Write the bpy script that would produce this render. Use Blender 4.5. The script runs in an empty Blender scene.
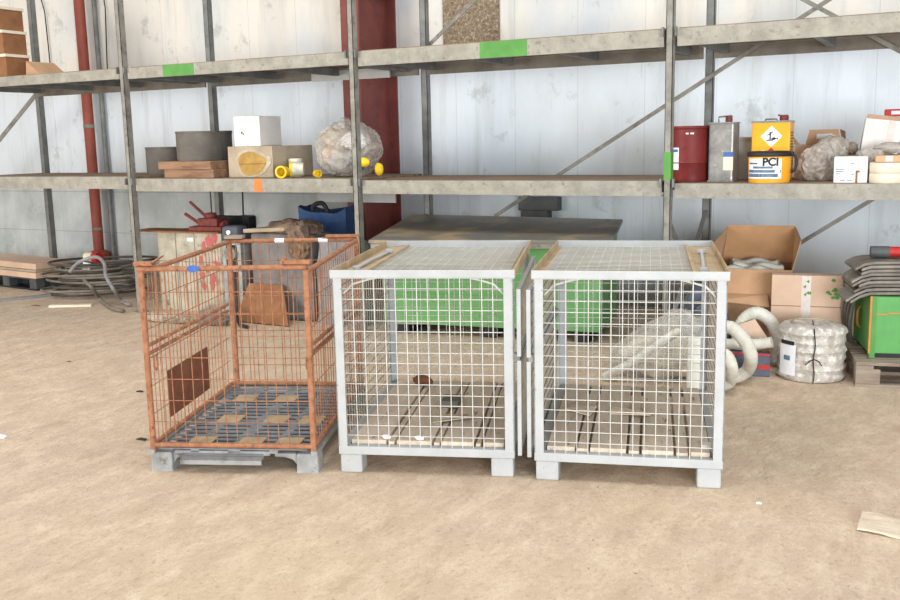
import bpy, bmesh, math, random
from mathutils import Vector, Matrix, noise
random.seed(7)
R = math.radians
scn = bpy.context.scene
col_ = scn.collection

# ------------------------------------------------------------------ camera frame (wall runs along X, Y goes into the wall)
F_ = 960.67
FW = Vector((-0.461, 0.872, -0.165)).normalized()
RT = Vector((0.886, 0.464, -0.0205)); RT = (RT - FW * RT.dot(FW)).normalized()
UP = RT.cross(FW)
EYE = Vector((0, 0, 1.556))
def ray(x, y): return FW + RT * ((x - 450) / F_) - UP * ((y - 300) / F_)
def at(x, y, v):
    d = ray(x, y); return EYE + d * (v / d.y)
def fl(x, y, z=0.0):
    d = ray(x, y); return EYE + d * ((z - EYE.z) / d.z)
def colm(x, v, z):
    X = x - 450; zz = z - EYE.z
    a = FW.x * X - F_ * RT.x
    b = F_ * (RT.y * v + RT.z * zz) - X * (FW.y * v + FW.z * zz)
    return Vector((b / a, v, z))
def mpp(P): return (Vector(P) - EYE).dot(FW) / F_

# ------------------------------------------------------------------ materials
def lin(c):
    return tuple(((v / 255) / 12.92 if v / 255 <= .04045 else ((v / 255 + .055) / 1.055) ** 2.4) for v in c) + (1,)
def mat(name, c1, c2=None, scale=8, rough=.75, metal=0, bump=0, bscale=None, stretch=(1, 1, 1), lo=.38, hi=.66, c3=None, alpha=1, spec=.4, s3=None, t3=(.6, .7)):
    m = bpy.data.materials.new(name); m.use_nodes = True
    nt = m.node_tree; n = nt.nodes; L = nt.links
    b = n['Principled BSDF']
    b.inputs['Roughness'].default_value = rough; b.inputs['Metallic'].default_value = metal
    b.inputs['Specular IOR Level'].default_value = spec
    b.inputs['Base Color'].default_value = lin(c1)
    tc = n.new('ShaderNodeTexCoord'); mp = n.new('ShaderNodeMapping'); mp.inputs['Scale'].default_value = stretch
    L.new(tc.outputs['Object'], mp.inputs['Vector'])
    def nz(s, det=6):
        t = n.new('ShaderNodeTexNoise'); t.inputs['Scale'].default_value = s; t.inputs['Detail'].default_value = det
        t.inputs['Roughness'].default_value = .62
        L.new(mp.outputs[0], t.inputs['Vector']); return t
    out = None
    if c2:
        t = nz(scale); r = n.new('ShaderNodeValToRGB')
        r.color_ramp.elements[0].position = lo; r.color_ramp.elements[1].position = hi
        r.color_ramp.elements[0].color = lin(c1); r.color_ramp.elements[1].color = lin(c2)
        L.new(t.outputs['Fac'], r.inputs['Fac']); out = r.outputs['Color']
    if c3:
        t = nz(s3 or scale * 2.7, 8); r = n.new('ShaderNodeValToRGB')
        r.color_ramp.elements[0].position = t3[0]; r.color_ramp.elements[1].position = t3[1]
        r.color_ramp.elements[0].color = (0, 0, 0, 1); r.color_ramp.elements[1].color = (1, 1, 1, 1)
        L.new(t.outputs['Fac'], r.inputs['Fac'])
        mx = n.new('ShaderNodeMixRGB'); mx.inputs['Color1'].default_value = lin(c1)
        if out: L.new(out, mx.inputs['Color1'])
        mx.inputs['Color2'].default_value = lin(c3); L.new(r.outputs['Color'], mx.inputs['Fac']); out = mx.outputs[0]
    if out: L.new(out, b.inputs['Base Color'])
    if bump:
        t = nz(bscale or scale * 4, 8); bp = n.new('ShaderNodeBump'); bp.inputs['Strength'].default_value = bump
        bp.inputs['Distance'].default_value = .02
        L.new(t.outputs['Fac'], bp.inputs['Height']); L.new(bp.outputs[0], b.inputs['Normal'])
    if alpha < 1:
        b.inputs['Alpha'].default_value = alpha
    return m

def floor_material():
    m = bpy.data.materials.new('dusty_concrete'); m.use_nodes = True
    nt = m.node_tree; n = nt.nodes; L = nt.links; b = n['Principled BSDF']
    b.inputs['Roughness'].default_value = .92; b.inputs['Specular IOR Level'].default_value = .15
    tc = n.new('ShaderNodeTexCoord')
    def nz(s, stretch=(1, 1, 1), det=8, rg=.6, rot=0):
        mp = n.new('ShaderNodeMapping'); mp.inputs['Scale'].default_value = stretch; mp.inputs['Rotation'].default_value = (0, 0, rot)
        L.new(tc.outputs['Object'], mp.inputs['Vector'])
        t = n.new('ShaderNodeTexNoise'); t.inputs['Scale'].default_value = s; t.inputs['Detail'].default_value = det; t.inputs['Roughness'].default_value = rg
        L.new(mp.outputs[0], t.inputs['Vector']); return t
    def ramp(t, p0, p1, c0, c1):
        r = n.new('ShaderNodeValToRGB'); e = r.color_ramp.elements
        e[0].position = p0; e[1].position = p1; e[0].color = c0; e[1].color = c1
        L.new(t.outputs['Fac'], r.inputs['Fac']); return r
    def mix(a, c2, fac, typ='MIX'):
        x = n.new('ShaderNodeMixRGB'); x.blend_type = typ
        L.new(a, x.inputs[1]); 
        if isinstance(c2, tuple): x.inputs[2].default_value = c2
        else: L.new(c2, x.inputs[2])
        L.new(fac, x.inputs[0]); return x.outputs[0]
    K = (0, 0, 0, 1); W = (1, 1, 1, 1)
    base = ramp(nz(.55), .35, .68, lin((210, 187, 160)), lin((199, 178, 158))).outputs[0]
    f = ramp(nz(8, (1, .45, 1), 12, .78, R(18)), .46, .66, K, (.85, .85, .85, 1)).outputs[0]
    c = mix(base, lin((230, 212, 186)), f)
    f = ramp(nz(4.0, (1.6, .5, 1), 12, .76, R(-35)), .52, .75, K, (.7, .7, .7, 1)).outputs[0]
    c = mix(c, lin((166, 142, 118)), f)
    f = ramp(nz(42, (1, .7, 1), 5, .75), .55, .72, K, (.55, .55, .55, 1)).outputs[0]
    c = mix(c, lin((140, 118, 96)), f)
    f = ramp(nz(16, (1, .5, 1), 4, .7, R(10)), .69, .73, K, (.8, .8, .8, 1)).outputs[0]
    c = mix(c, lin((105, 88, 72)), f)
    L.new(c, b.inputs['Base Color'])
    bp = n.new('ShaderNodeBump'); bp.inputs['Strength'].default_value = .8; bp.inputs['Distance'].default_value = .04
    L.new(nz(14, (1, .6, 1), 10, .7, R(15)).outputs['Fac'], bp.inputs['Height']); L.new(bp.outputs[0], b.inputs['Normal'])
    return m

def wall_material():
    m = bpy.data.materials.new('painted_wall_panels'); m.use_nodes = True
    nt = m.node_tree; n = nt.nodes; L = nt.links; b = n['Principled BSDF']
    b.inputs['Roughness'].default_value = .8; b.inputs['Specular IOR Level'].default_value = .25
    tc = n.new('ShaderNodeTexCoord'); sp = n.new('ShaderNodeSeparateXYZ'); L.new(tc.outputs['Object'], sp.inputs[0])
    def nz(s, stretch, det=8, rg=.62):
        mp = n.new('ShaderNodeMapping'); mp.inputs['Scale'].default_value = stretch
        L.new(tc.outputs['Object'], mp.inputs['Vector'])
        t = n.new('ShaderNodeTexNoise'); t.inputs['Scale'].default_value = s; t.inputs['Detail'].default_value = det; t.inputs['Roughness'].default_value = rg
        L.new(mp.outputs[0], t.inputs['Vector']); return t.outputs['Fac']
    def ramp(f, p0, p1, v0=0, v1=1):
        r = n.new('ShaderNodeMapRange'); r.inputs[1].default_value = p0; r.inputs[2].default_value = p1
        r.inputs[3].default_value = v0; r.inputs[4].default_value = v1; L.new(f, r.inputs[0]); return r.outputs[0]
    def M(op, a, bb):
        x = n.new('ShaderNodeMath'); x.operation = op
        for i, v in enumerate((a, bb)):
            if isinstance(v, (int, float)): x.inputs[i].default_value = v
            else: L.new(v, x.inputs[i])
        return x.outputs[0]
    def mix(a, c2, fac):
        x = n.new('ShaderNodeMixRGB')
        for i, v in ((1, a), (2, c2)):
            if isinstance(v, tuple): x.inputs[i].default_value = v
            else: L.new(v, x.inputs[i])
        L.new(fac, x.inputs[0]); return x.outputs[0]
    z = sp.outputs[2]; x = sp.outputs[0]
    # paint: cream upper sheets, white middle sheets with cool sky light mixed into the tone, raw grey block work at the bottom
    paint = mix(lin((216, 225, 233)), lin((230, 226, 217)), ramp(z, 2.38, 2.46))
    paint = mix(paint, lin((204, 211, 216)), ramp(nz(1.1, (1, 1, .5)), .45, .68))
    lowm = M('MULTIPLY', ramp(z, 1.12, 1.02), ramp(x, -4.9, -5.4))
    block = mix(lin((196, 202, 204)), lin((170, 178, 178)), ramp(nz(2.2, (1, 1, .9)), .4, .65))
    c = mix(paint, block, lowm)
    st = M('MULTIPLY', ramp(nz(3.2, (1.6, 1, .14)), .54, .74), .42)       # run-down streaks
    c = mix(c, lin((164, 168, 168)), st)
    st = M('MULTIPLY', ramp(nz(9, (2.2, 1, .22)), .62, .72), .30)
    c = mix(c, lin((120, 122, 118)), st)
    sc = M('MULTIPLY', ramp(nz(2.4, (1, 1, 1), 10, .72), .58, .66), .35)   # scuffs
    c = mix(c, lin((134, 136, 132)), sc)
    # sheet joints
    fr = M('FRACT', M('DIVIDE', M('ADD', x, 40.32), .63), 0)
    joint = M('MULTIPLY', M('LESS_THAN', fr, .014), .26)
    c = mix(c, lin((150, 152, 150)), joint)
    fz = M('FRACT', M('DIVIDE', z, .50), 0)
    j2 = M('MULTIPLY', M('MULTIPLY', M('LESS_THAN', fz, .016), lowm), .6)
    c = mix(c, lin((130, 134, 134)), j2)
    hz = M('MULTIPLY', M('LESS_THAN', M('ABSOLUTE', M('SUBTRACT', z, 2.42), 0), .012), .5)
    c = mix(c, lin((120, 118, 112)), hz)
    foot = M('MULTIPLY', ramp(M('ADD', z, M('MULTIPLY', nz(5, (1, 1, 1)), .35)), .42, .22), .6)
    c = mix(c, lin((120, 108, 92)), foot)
    L.new(c, b.inputs['Base Color'])
    bp = n.new('ShaderNodeBump'); bp.inputs['Strength'].default_value = .2; bp.inputs['Distance'].default_value = .02
    L.new(nz(6, (1, 1, .6)), bp.inputs['Height']); L.new(bp.outputs[0], b.inputs['Normal'])
    return m

def film_material(name, c, alpha, rough=.25, c2=None, scale=14):
    """thin translucent plastic: part clear, part milky"""
    m = mat(name, c, c2 or tuple(min(255, v + 35) for v in c), scale=scale, rough=rough, bump=.5, bscale=scale * 1.6, spec=.6)
    n = m.node_tree.nodes; L = m.node_tree.links
    tr = n.new('ShaderNodeBsdfTransparent'); mx = n.new('ShaderNodeMixShader'); mx.inputs[0].default_value = alpha
    out = n['Material Output']; L.new(tr.outputs[0], mx.inputs[1]); L.new(n['Principled BSDF'].outputs[0], mx.inputs[2]); L.new(mx.outputs[0], out.inputs[0])
    return m

M = dict(
    floor=floor_material(), wall=wall_material(),
    galv=mat('dull_galvanised', (148, 146, 138), (118, 116, 109), 9, .6, .1, .15, c3=(100, 96, 88), s3=16, t3=(.55, .70)),
    galv_dark=mat('dark_steel', (132, 134, 132), (104, 106, 104), 7, .6, .2, .1),
    beam=mat('weathered_beam', (163, 160, 149), (140, 137, 127), 9, .75, 0, .35, c3=(116, 106, 94), s3=24, t3=(.58, .74)),
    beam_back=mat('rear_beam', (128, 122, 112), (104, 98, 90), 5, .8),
    deck=mat('deck_boards', (150, 130, 108), (118, 98, 78), 6, .85, 0, .3, stretch=(.4, 2, 2)),
    green_tape=mat('green_tape', (88, 150, 72), (78, 136, 64), 9, .6),
    orange_mark=mat('orange_spray', (232, 124, 62), (220, 140, 90), 9, .7),
    col_red=mat('column_red_paint', (126, 66, 58), (108, 56, 52), 5, .6, 0, .05, c3=(88, 54, 52), s3=12),
    pipe_red=mat('pipe_red_paint', (160, 80, 62), (142, 68, 54), 6, .5, 0, .05),
    rust=mat('rusty_orange', (172, 120, 88), (142, 94, 66), 22, .8, .0, .3, c3=(104, 66, 50), s3=40, t3=(.56, .7)),
    rust_dark=mat('rust_plate', (128, 80, 58), (106, 62, 44), 14, .8, 0, .2),
    zinc=mat('cage_grey_paint', (182, 185, 185), (170, 173, 173), 6, .5, .0, .05, c3=(150, 150, 146), s3=20, t3=(.62, .72)),
    zinc_wire=mat('cage_wire', (210, 210, 206), (192, 190, 184), 14, .5, .1),
    wire_dusty=mat('dusty_cage_wire', (168, 160, 146), (138, 130, 116), 14, .6, .0),
    dust_plate=mat('dusty_tan_plate', (186, 164, 132), (162, 140, 110), 9, .85, 0, .1),
    board=mat('grey_floor_board', (222, 207, 187), (196, 180, 160), 4, .85, 0, .3, stretch=(3, .5, 3), c3=(132, 118, 102), s3=14),
    steel_pallet=mat('pallet_steel', (168, 170, 170), (138, 140, 140), 10, .6, .25, .2, c3=(118, 112, 104), s3=22),
    steel_slat=mat('pallet_slats', (142, 146, 150), (112, 116, 120), 10, .6, .25, .1),
    black=mat('black_matt', (30, 30, 32), (44, 44, 46), 9, .6),
    dark=mat('dark_grey_plastic', (72, 74, 76), (92, 94, 94), 6, .55, 0, .05),
    drumgrey=mat('charcoal_tub', (110, 106, 99), (92, 88, 83), 6, .6, 0, .1, c3=(118, 112, 104), s3=12),
    wood=mat('rough_timber', (160, 126, 100), (126, 96, 74), 5, .85, 0, .4, stretch=(.5, 3, 3), c3=(112, 80, 58), s3=9),
    palletwood=mat('pallet_timber', (162, 148, 132), (128, 112, 98), 5, .9, 0, .4, stretch=(.5, 3, 3)),
    card=mat('cardboard', (202, 164, 128), (186, 148, 112), 4, .85, 0, .08),
    card_in=mat('cardboard_inside', (196, 152, 110), (176, 134, 94), 4, .85, 0, .08),
    card_pink=mat('cardboard_pale', (214, 184, 160), (202, 172, 148), 4, .85, 0, .08),
    card_grey=mat('cardboard_grey', (182, 168, 146), (158, 142, 120), 5, .85, 0, .1),
    card_dark=mat('cardboard_brown', (150, 106, 72), (128, 86, 56), 5, .85, 0, .1),
    tape=mat('clear_tape', (222, 212, 204), (208, 194, 184), 14, .35),
    white_card=mat('white_carton', (238, 236, 232), (226, 222, 216), 5, .7, 0, .05),
    paper=mat('white_paper', (238, 238, 240), (226, 228, 232), 12, .7),
    ochre=mat('ochre_lining', (186, 152, 84), (160, 124, 64), 10, .8, 0, .4),
    yellow=mat('yellow_plastic', (240, 206, 40), (228, 190, 36), 9, .4),
    canister=mat('yellow_orange_enamel', (248, 176, 44), (240, 164, 38), 5, .4, 0, .03),
    maroon=mat('maroon_enamel', (118, 44, 42), (104, 38, 36), 7, .35, 0, .05, c3=(98, 30, 28), s3=18),
    tin=mat('bare_tin', (160, 160, 156), (120, 122, 120), 9, .4, .45, .1, c3=(196, 196, 192), s3=16),
    red=mat('red_paint', (196, 44, 40), (170, 36, 34), 14, .5, 0, .2),
    dull_red=mat('dull_red_paint', (134, 62, 56), (96, 50, 46), 20, .65, 0, .3),
    pinkred=mat('red_splash', (192, 82, 86), (176, 112, 106), 24, .7),
    blue=mat('blue_print', (62, 96, 166), (84, 116, 176), 30, .6),
    label_blue=mat('label_slate', (78, 102, 132), (118, 138, 158), 26, .6),
    cream=mat('cream_plastic', (228, 220, 200), (216, 206, 184), 6, .5),
    whiteplastic=mat('white_plastic', (226, 226, 216), (204, 200, 186), 6, .5),
    bag=film_material('clear_bag', (206, 202, 192), .36),
    bag_grey=film_material('grey_bag', (176, 168, 158), .70),
    wrap=mat('wrapped_rope', (200, 194, 184), (172, 164, 152), 16, .35, 0, .6, bscale=40, c3=(238, 236, 230), s3=26, t3=(.5, .66), spec=.6),
    sheet=film_material('dusty_cover_sheet', (156, 148, 128), .82, .4, (142, 132, 112), 5),
    cup=film_material('clear_cup', (228, 222, 200), .8),
    green=mat('green_enamel', (106, 168, 100), (90, 150, 86), 2.5, .55, 0, .05, c3=(140, 176, 130), s3=5, t3=(.5, .75)),
    greenbox=mat('green_paint', (90, 164, 84), (80, 150, 76), 4, .5, 0, .03),
    orange_edge=mat('orange_edging', (206, 140, 70), (190, 124, 60), 14, .7),
    lid=mat('dusty_lid_sheet', (118, 118, 112), (140, 128, 106), 1.6, .42, 0, .1, c3=(172, 152, 120), s3=2.4, t3=(.5, .62)),  # grey base carries the lid's dark reflection, tan blotches are dust
    bluebag=mat('blue_fabric', (52, 86, 132), (40, 68, 110), 8, .7, 0, .4),
    tarp=mat('grey_tarpaulin', (128, 126, 124), (98, 96, 96), 5, .6, 0, .6, bscale=7, c3=(146, 116, 86), s3=6, t3=(.58, .66)),
    rags=mat('dirty_bundle', (96, 82, 74), (150, 124, 98), 9, .8, 0, .7, c3=(86, 56, 62), s3=13),
    greysack=mat('grey_sack', (150, 150, 150), (120, 120, 122), 6, .6, 0, .5),
    slate=mat('slate_fabric', (92, 98, 110), (72, 78, 90), 7, .7, 0, .4),
    whitehose=mat('white_corrugated_hose', (218, 216, 204), (194, 190, 176), 10, .6, 0, .25),
    greyhose=mat('grey_hose', (132, 126, 114), (98, 92, 84), 8, .6, 0, .1, c3=(156, 150, 138), s3=12),
    hosedark=mat('dark_hose', (84, 80, 76), (62, 58, 54), 8, .6, 0, .1),
    felt=mat('grey_felt_mat', (150, 144, 136), (116, 110, 104), 8, .85, 0, .3),
    crate=mat('scuffed_white_panel', (190, 184, 168), (158, 152, 136), 6, .75, 0, .15, c3=(98, 94, 84), s3=9, t3=(.54, .68)),
    osb=mat('chipboard', (150, 134, 112), (112, 96, 78), 30, .85, 0, .3, c3=(186, 170, 144), s3=50, t3=(.55, .62)),
    scrap=mat('pale_splinter_wood', (222, 206, 184), (200, 182, 158), 6, .85, 0, .5, stretch=(.4, 4, 4)),
    foil=mat('dull_foil', (190, 182, 164), (160, 150, 132), 12, .5, .2, .3),
)

# ------------------------------------------------------------------ mesh helpers
class MB:
    def __init__(s): s.bm = bmesh.new()
    def _x(s, vs, T):
        if T is not None: bmesh.ops.transform(s.bm, matrix=T, verts=vs)
    def box(s, c, d, T=None, rz=0):
        r = bmesh.ops.create_cube(s.bm, size=1)
        vs = r['verts']
        m = Matrix.Translation(c) @ Matrix.Rotation(rz, 4, 'Z') @ Matrix.Diagonal((*d, 1))
        bmesh.ops.transform(s.bm, matrix=m, verts=vs); s._x(vs, T); return s
    def bb(s, x0, x1, y0, y1, z0, z1, T=None):
        return s.box(((x0 + x1) / 2, (y0 + y1) / 2, (z0 + z1) / 2), (x1 - x0, y1 - y0, z1 - z0), T)
    def bar(s, a, b, w, h=None, up=(0, 0, 1)):
        a = Vector(a); b = Vector(b); d = b - a; L = d.length; d.normalize()
        x = d.cross(Vector(up)); 
        if x.length < 1e-4: x = d.cross(Vector((0, 1, 0)))
        x.normalize(); y = x.cross(d)
        r = bmesh.ops.create_cube(s.bm, size=1)
        m = Matrix(((x.x * w, d.x * L, y.x * (h or w), (a.x + b.x) / 2), (x.y * w, d.y * L, y.y * (h or w), (a.y + b.y) / 2), (x.z * w, d.z * L, y.z * (h or w), (a.z + b.z) / 2), (0, 0, 0, 1)))
        bmesh.ops.transform(s.bm, matrix=m, verts=r['verts']); return s
    def tube(s, pts, r, n=8, closed=False, flat=1.0, rib=None):
        pts = [Vector(p) for p in pts]; N = len(pts); rings = []
        prev = None
        for i, p in enumerate(pts):
            if closed: t = pts[(i + 1) % N] - pts[i - 1]
            else: t = pts[min(i + 1, N - 1)] - pts[max(i - 1, 0)]
            t.normalize()
            if prev is None:
                ref = Vector((0, 0, 1)) if abs(t.z) < .9 else Vector((0, 1, 0))
                x = t.cross(ref).normalized()
            else:
                x = (prev - t * prev.dot(t)).normalized()
            prev = x; y = x.cross(t)
            rr = r * (rib[i % len(rib)] if rib else 1)
            rings.append([s.bm.verts.new(p + x * (rr * math.cos(2 * math.pi * k / n)) + y * (rr * flat * math.sin(2 * math.pi * k / n))) for k in range(n)])
        for i in range(N if closed else N - 1):
            A = rings[i]; B = rings[(i + 1) % N]
            for k in range(n): s.bm.faces.new((A[k], A[(k + 1) % n], B[(k + 1) % n], B[k]))
        if not closed:
            s.bm.faces.new(rings[0][::-1]); s.bm.faces.new(rings[-1])
        return s
    def lathe(s, prof, n=32, c=(0, 0, 0), T=None):
        rings = []; allv = []
        for (r, z) in prof:
            if r < 1e-5: ring = [s.bm.verts.new((c[0], c[1], c[2] + z))]
            else: ring = [s.bm.verts.new((c[0] + r * math.cos(2 * math.pi * k / n), c[1] + r * math.sin(2 * math.pi * k / n), c[2] + z)) for k in range(n)]
            rings.append(ring); allv += ring
        for A, B in zip(rings, rings[1:]):
            if len(A) == 1 and len(B) == 1: continue
            for k in range(n):
                a, b = A[k % len(A)], A[(k + 1) % len(A)]; c2, d = B[(k + 1) % len(B)], B[k % len(B)]
                f = [a] + ([b] if b is not a else []) + [c2] + ([d] if d is not c2 else [])
                s.bm.faces.new(f)
        s._x(allv, T); return s
    def prism(s, poly, axis, t, o=(0, 0, 0)):
        """poly in 2D; axis 'y' -> poly is (x,z), thickness along y from o.y to o.y+t ; axis 'z' -> (x,y)"""
        def P(a, b, k):
            if axis == 'y': return (o[0] + a, o[1] + k, o[2] + b)
            if axis == 'x': return (o[0] + k, o[1] + a, o[2] + b)
            return (o[0] + a, o[1] + b, o[2] + k)
        A = [s.bm.verts.new(P(a, b, 0)) for a, b in poly]; B = [s.bm.verts.new(P(a, b, t)) for a, b in poly]
        s.bm.faces.new(A); s.bm.faces.new(B[::-1])
        for i in range(len(A)):
            j = (i + 1) % len(A); s.bm.faces.new((A[i], B[i], B[j], A[j]))
        return s
    def slab(s, quad, t):
        """thick plate from 4+ points, thickness t downward along the plate normal"""
        q = [Vector(p) for p in quad]; nrm = (q[1] - q[0]).cross(q[2] - q[0]).normalized()
        A = [s.bm.verts.new(p) for p in q]; B = [s.bm.verts.new(p - nrm * t) for p in q]
        s.bm.faces.new(A); s.bm.faces.new(B[::-1])
        for i in range(len(A)):
            j = (i + 1) % len(A); s.bm.faces.new((A[i], B[i], B[j], A[j]))
        return s
    def blob(s, c, rad, sub=4, amp=.25, freq=2.2, seed=0, flatz=None, ridged=True):
        r = bmesh.ops.create_icosphere(s.bm, subdivisions=sub, radius=1)
        c = Vector(c)
        for v in r['verts']:
            n0 = v.co.normalized()
            q = n0 * freq + Vector((seed * 7.3, seed * 3.1, seed * 1.7))
            a = noise.noise(q) * .6
            b = noise.noise(q * 2.3); e = noise.noise(q * 5.1)
            if ridged: b = (1 - abs(b) * 2.4) * .5; e = (1 - abs(e) * 2.4) * .28
            k = 1 + amp * (a + .55 * b + .30 * e - .05)
            p = Vector((n0.x * rad[0] * k, n0.y * rad[1] * k, n0.z * rad[2] * k))
            if flatz is not None and p.z < flatz: p.z = flatz + (p.z - flatz) * .02
            v.co = c + p
        return s
    def build(s, name, m, parent=None, loc=None, rz=0, smooth=False, bevel=0, label=None):
        bmesh.ops.recalc_face_normals(s.bm, faces=s.bm.faces)
        me = bpy.data.meshes.new(name); s.bm.to_mesh(me); s.bm.free()
        if smooth:
            for p in me.polygons: p.use_smooth = True
            try: me.set_sharp_from_angle(angle=R(40))
            except Exception: pass
        o = bpy.data.objects.new(name, me); col_.objects.link(o)
        me.materials.append(m)
        if parent: o.parent = parent
        if loc is not None: o.location = loc; o.rotation_euler = (0, 0, rz)
        if bevel:
            b = o.modifiers.new('bevel', 'BEVEL'); b.width = bevel; b.segments = 2; b.limit_method = 'ANGLE'; b.angle_limit = R(40)
        if label: o['label'] = label
        return o
def tag(o, label, cat, group=None, kind=None):
    o['label'] = label; o['category'] = cat
    if group: o['group'] = group
    if kind: o['kind'] = kind
    return o
def thing(name, label, cat, loc=(0, 0, 0), rz=0, group=None):
    o = bpy.data.objects.new(name, None); col_.objects.link(o)
    o.location = loc; o.rotation_euler = (0, 0, rz); o.empty_display_size = .1
    return tag(o, label, cat, group)
def struct(o): o['kind'] = 'structure'; return o
def copy_tree(o, parent=None):
    c = o.copy(); col_.objects.link(c)
    if parent: c.parent = parent
    for ch in list(o.children): copy_tree(ch, c)
    return c
def text_mesh(txt, size, m, name, parent, loc, rot, bend=None, bold=0.0):
    """extruded lettering; bend = cylinder radius (letters wrapped round -Y side of a cylinder at the parent's axis)"""
    cu = bpy.data.curves.new(name, 'FONT'); cu.body = txt; cu.size = size; cu.extrude = .0006; cu.align_x = 'CENTER'; cu.align_y = 'CENTER'; cu.offset = bold
    tmp = bpy.data.objects.new('tmp', cu); col_.objects.link(tmp)
    dg = bpy.context.evaluated_depsgraph_get(); me = bpy.data.meshes.new_from_object(tmp.evaluated_get(dg))
    bpy.data.objects.remove(tmp); me.name = name
    me.transform(Matrix.Rotation(R(90), 4, 'X'))
    if bend:
        a0 = loc
        for v in me.vertices:
            a = a0[0] + v.co.x / bend
            rr = bend - v.co.y
            v.co = Vector((rr * math.sin(a), -rr * math.cos(a), v.co.z + a0[2]))
        loc = (0, 0, 0); rot = 0
    me.materials.clear(); me.materials.append(m)
    o = bpy.data.objects.new(name, me); col_.objects.link(o); o.parent = parent; o.location = loc; o.rotation_euler = (0, 0, rot)
    return o
def patch(name, m, parent, r, a0, a1, z0, z1, n=12, t=.0012, label=None):
    """label wrapped round the front (-Y) of a cylinder"""
    b = MB(); A = []; B = []
    for i in range(n + 1):
        a = a0 + (a1 - a0) * i / n
        A.append([b.bm.verts.new(((r + t) * math.sin(a), -(r + t) * math.cos(a), z)) for z in (z0, z1)])
        B.append([b.bm.verts.new(((r - .002) * math.sin(a), -(r - .002) * math.cos(a), z)) for z in (z0, z1)])
    for i in range(n):
        b.bm.faces.new((A[i][0], A[i + 1][0], A[i + 1][1], A[i][1])); b.bm.faces.new((B[i][0], B[i][1], B[i + 1][1], B[i + 1][0]))
        b.bm.faces.new((A[i][1], A[i + 1][1], B[i + 1][1], B[i][1])); b.bm.faces.new((A[i][0], B[i][0], B[i + 1][0], A[i + 1][0]))
    return b.build(name, m, parent, label=label)

# ------------------------------------------------------------------ setting
VW = 8.55                                                     # wall face
struct(MB().bb(-22, 9, -9, VW + .1, -.12, 0).build('floor', M['floor']))
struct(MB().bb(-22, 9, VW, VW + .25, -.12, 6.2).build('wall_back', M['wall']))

# red portal-frame column: front flange, web, rear flange
c = colm(357, 7.86, .7); cx = c.x
col = MB()
col.bb(cx - .10, cx + .10, 7.86, 7.885, 0, 6.2); col.bb(cx - .008, cx + .008, 7.885, VW - .025, 0, 6.2); col.bb(cx - .10, cx + .10, VW - .025, VW, 0, 6.2)
col.bb(cx - .16, cx + .16, 7.80, VW, 0, .02)
for q in (-1, 1): col.bb(cx + q * .055 - .045, cx + q * .055 + .045, 7.885, VW - .025, 2.95, 2.965)
o = col.build('trim_1', M['col_red']); struct(o)

# red pipe with base flange and clamps
pb = at(95, 200, VW - .15); pt_ = at(86, 90, VW - .15); px_ = (pb.x + pt_.x) / 2
pipe = thing('red_pipe', 'thick red painted pipe running up the far left wall from floor to ceiling', 'pipe', (px_, VW - .15, 0))
MB().lathe([(.062, 0), (.062, 6.2)], 24).build('pipe_run', M['pipe_red'], pipe, smooth=True)
MB().lathe([(0, .0), (.13, 0), (.13, .27), (.10, .29), (.062, .30)], 24).build('base_flange', M['pipe_red'], pipe, smooth=True)
MB().lathe([(.066, .55), (.066, .58)], 24).build('clamp', M['galv'], pipe, smooth=True)
MB().lathe([(.066, 1.78), (.066, 1.82)], 24).build('clamp', M['galv'], pipe, smooth=True)
gp = at(95, 110, VW - .1)
g = MB().tube([(gp.x + .07, VW - .05, .02), (gp.x + .07, VW - .05, 6.2)], .028, 12).build('conduit_pipe', M['galv_dark'], smooth=True)
tag(g, 'thin dark grey conduit beside the red pipe on the far left wall', 'pipe')

# chipboard panel on the wall above the upper shelf
a = at(443, 30, VW - .02); b = at(499, 20, VW - .02)
tag(MB().bb(a.x, b.x, VW - .022, VW - .002, 2.44, 3.35).build('chipboard_panel', M['osb']), 'brown chipboard panel fixed to the wall above the upper shelf', 'board')
# hanging wires on the left wall above the upper shelf
for (x0, x1, x2, lab) in ((37, 50, 52, 'black wire looping down the wall nearest the top left corner'), (101, 107, 108, 'thin black wire hanging down the wall right of the red pipe')):
    p0 = at(x0, 0, VW - .03); p1 = at(x1, 62, VW - .03); p2 = at(x2, 80, VW - .03)
    p0.z = 3.6
    tag(MB().tube([p0, (p0 + p1) / 2 + Vector((.05, 0, .1)), p1, (p2.x, VW - .03, 2.30)], .007, 6).build('hanging_wire', M['black'], smooth=True), lab, 'wire')

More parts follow.
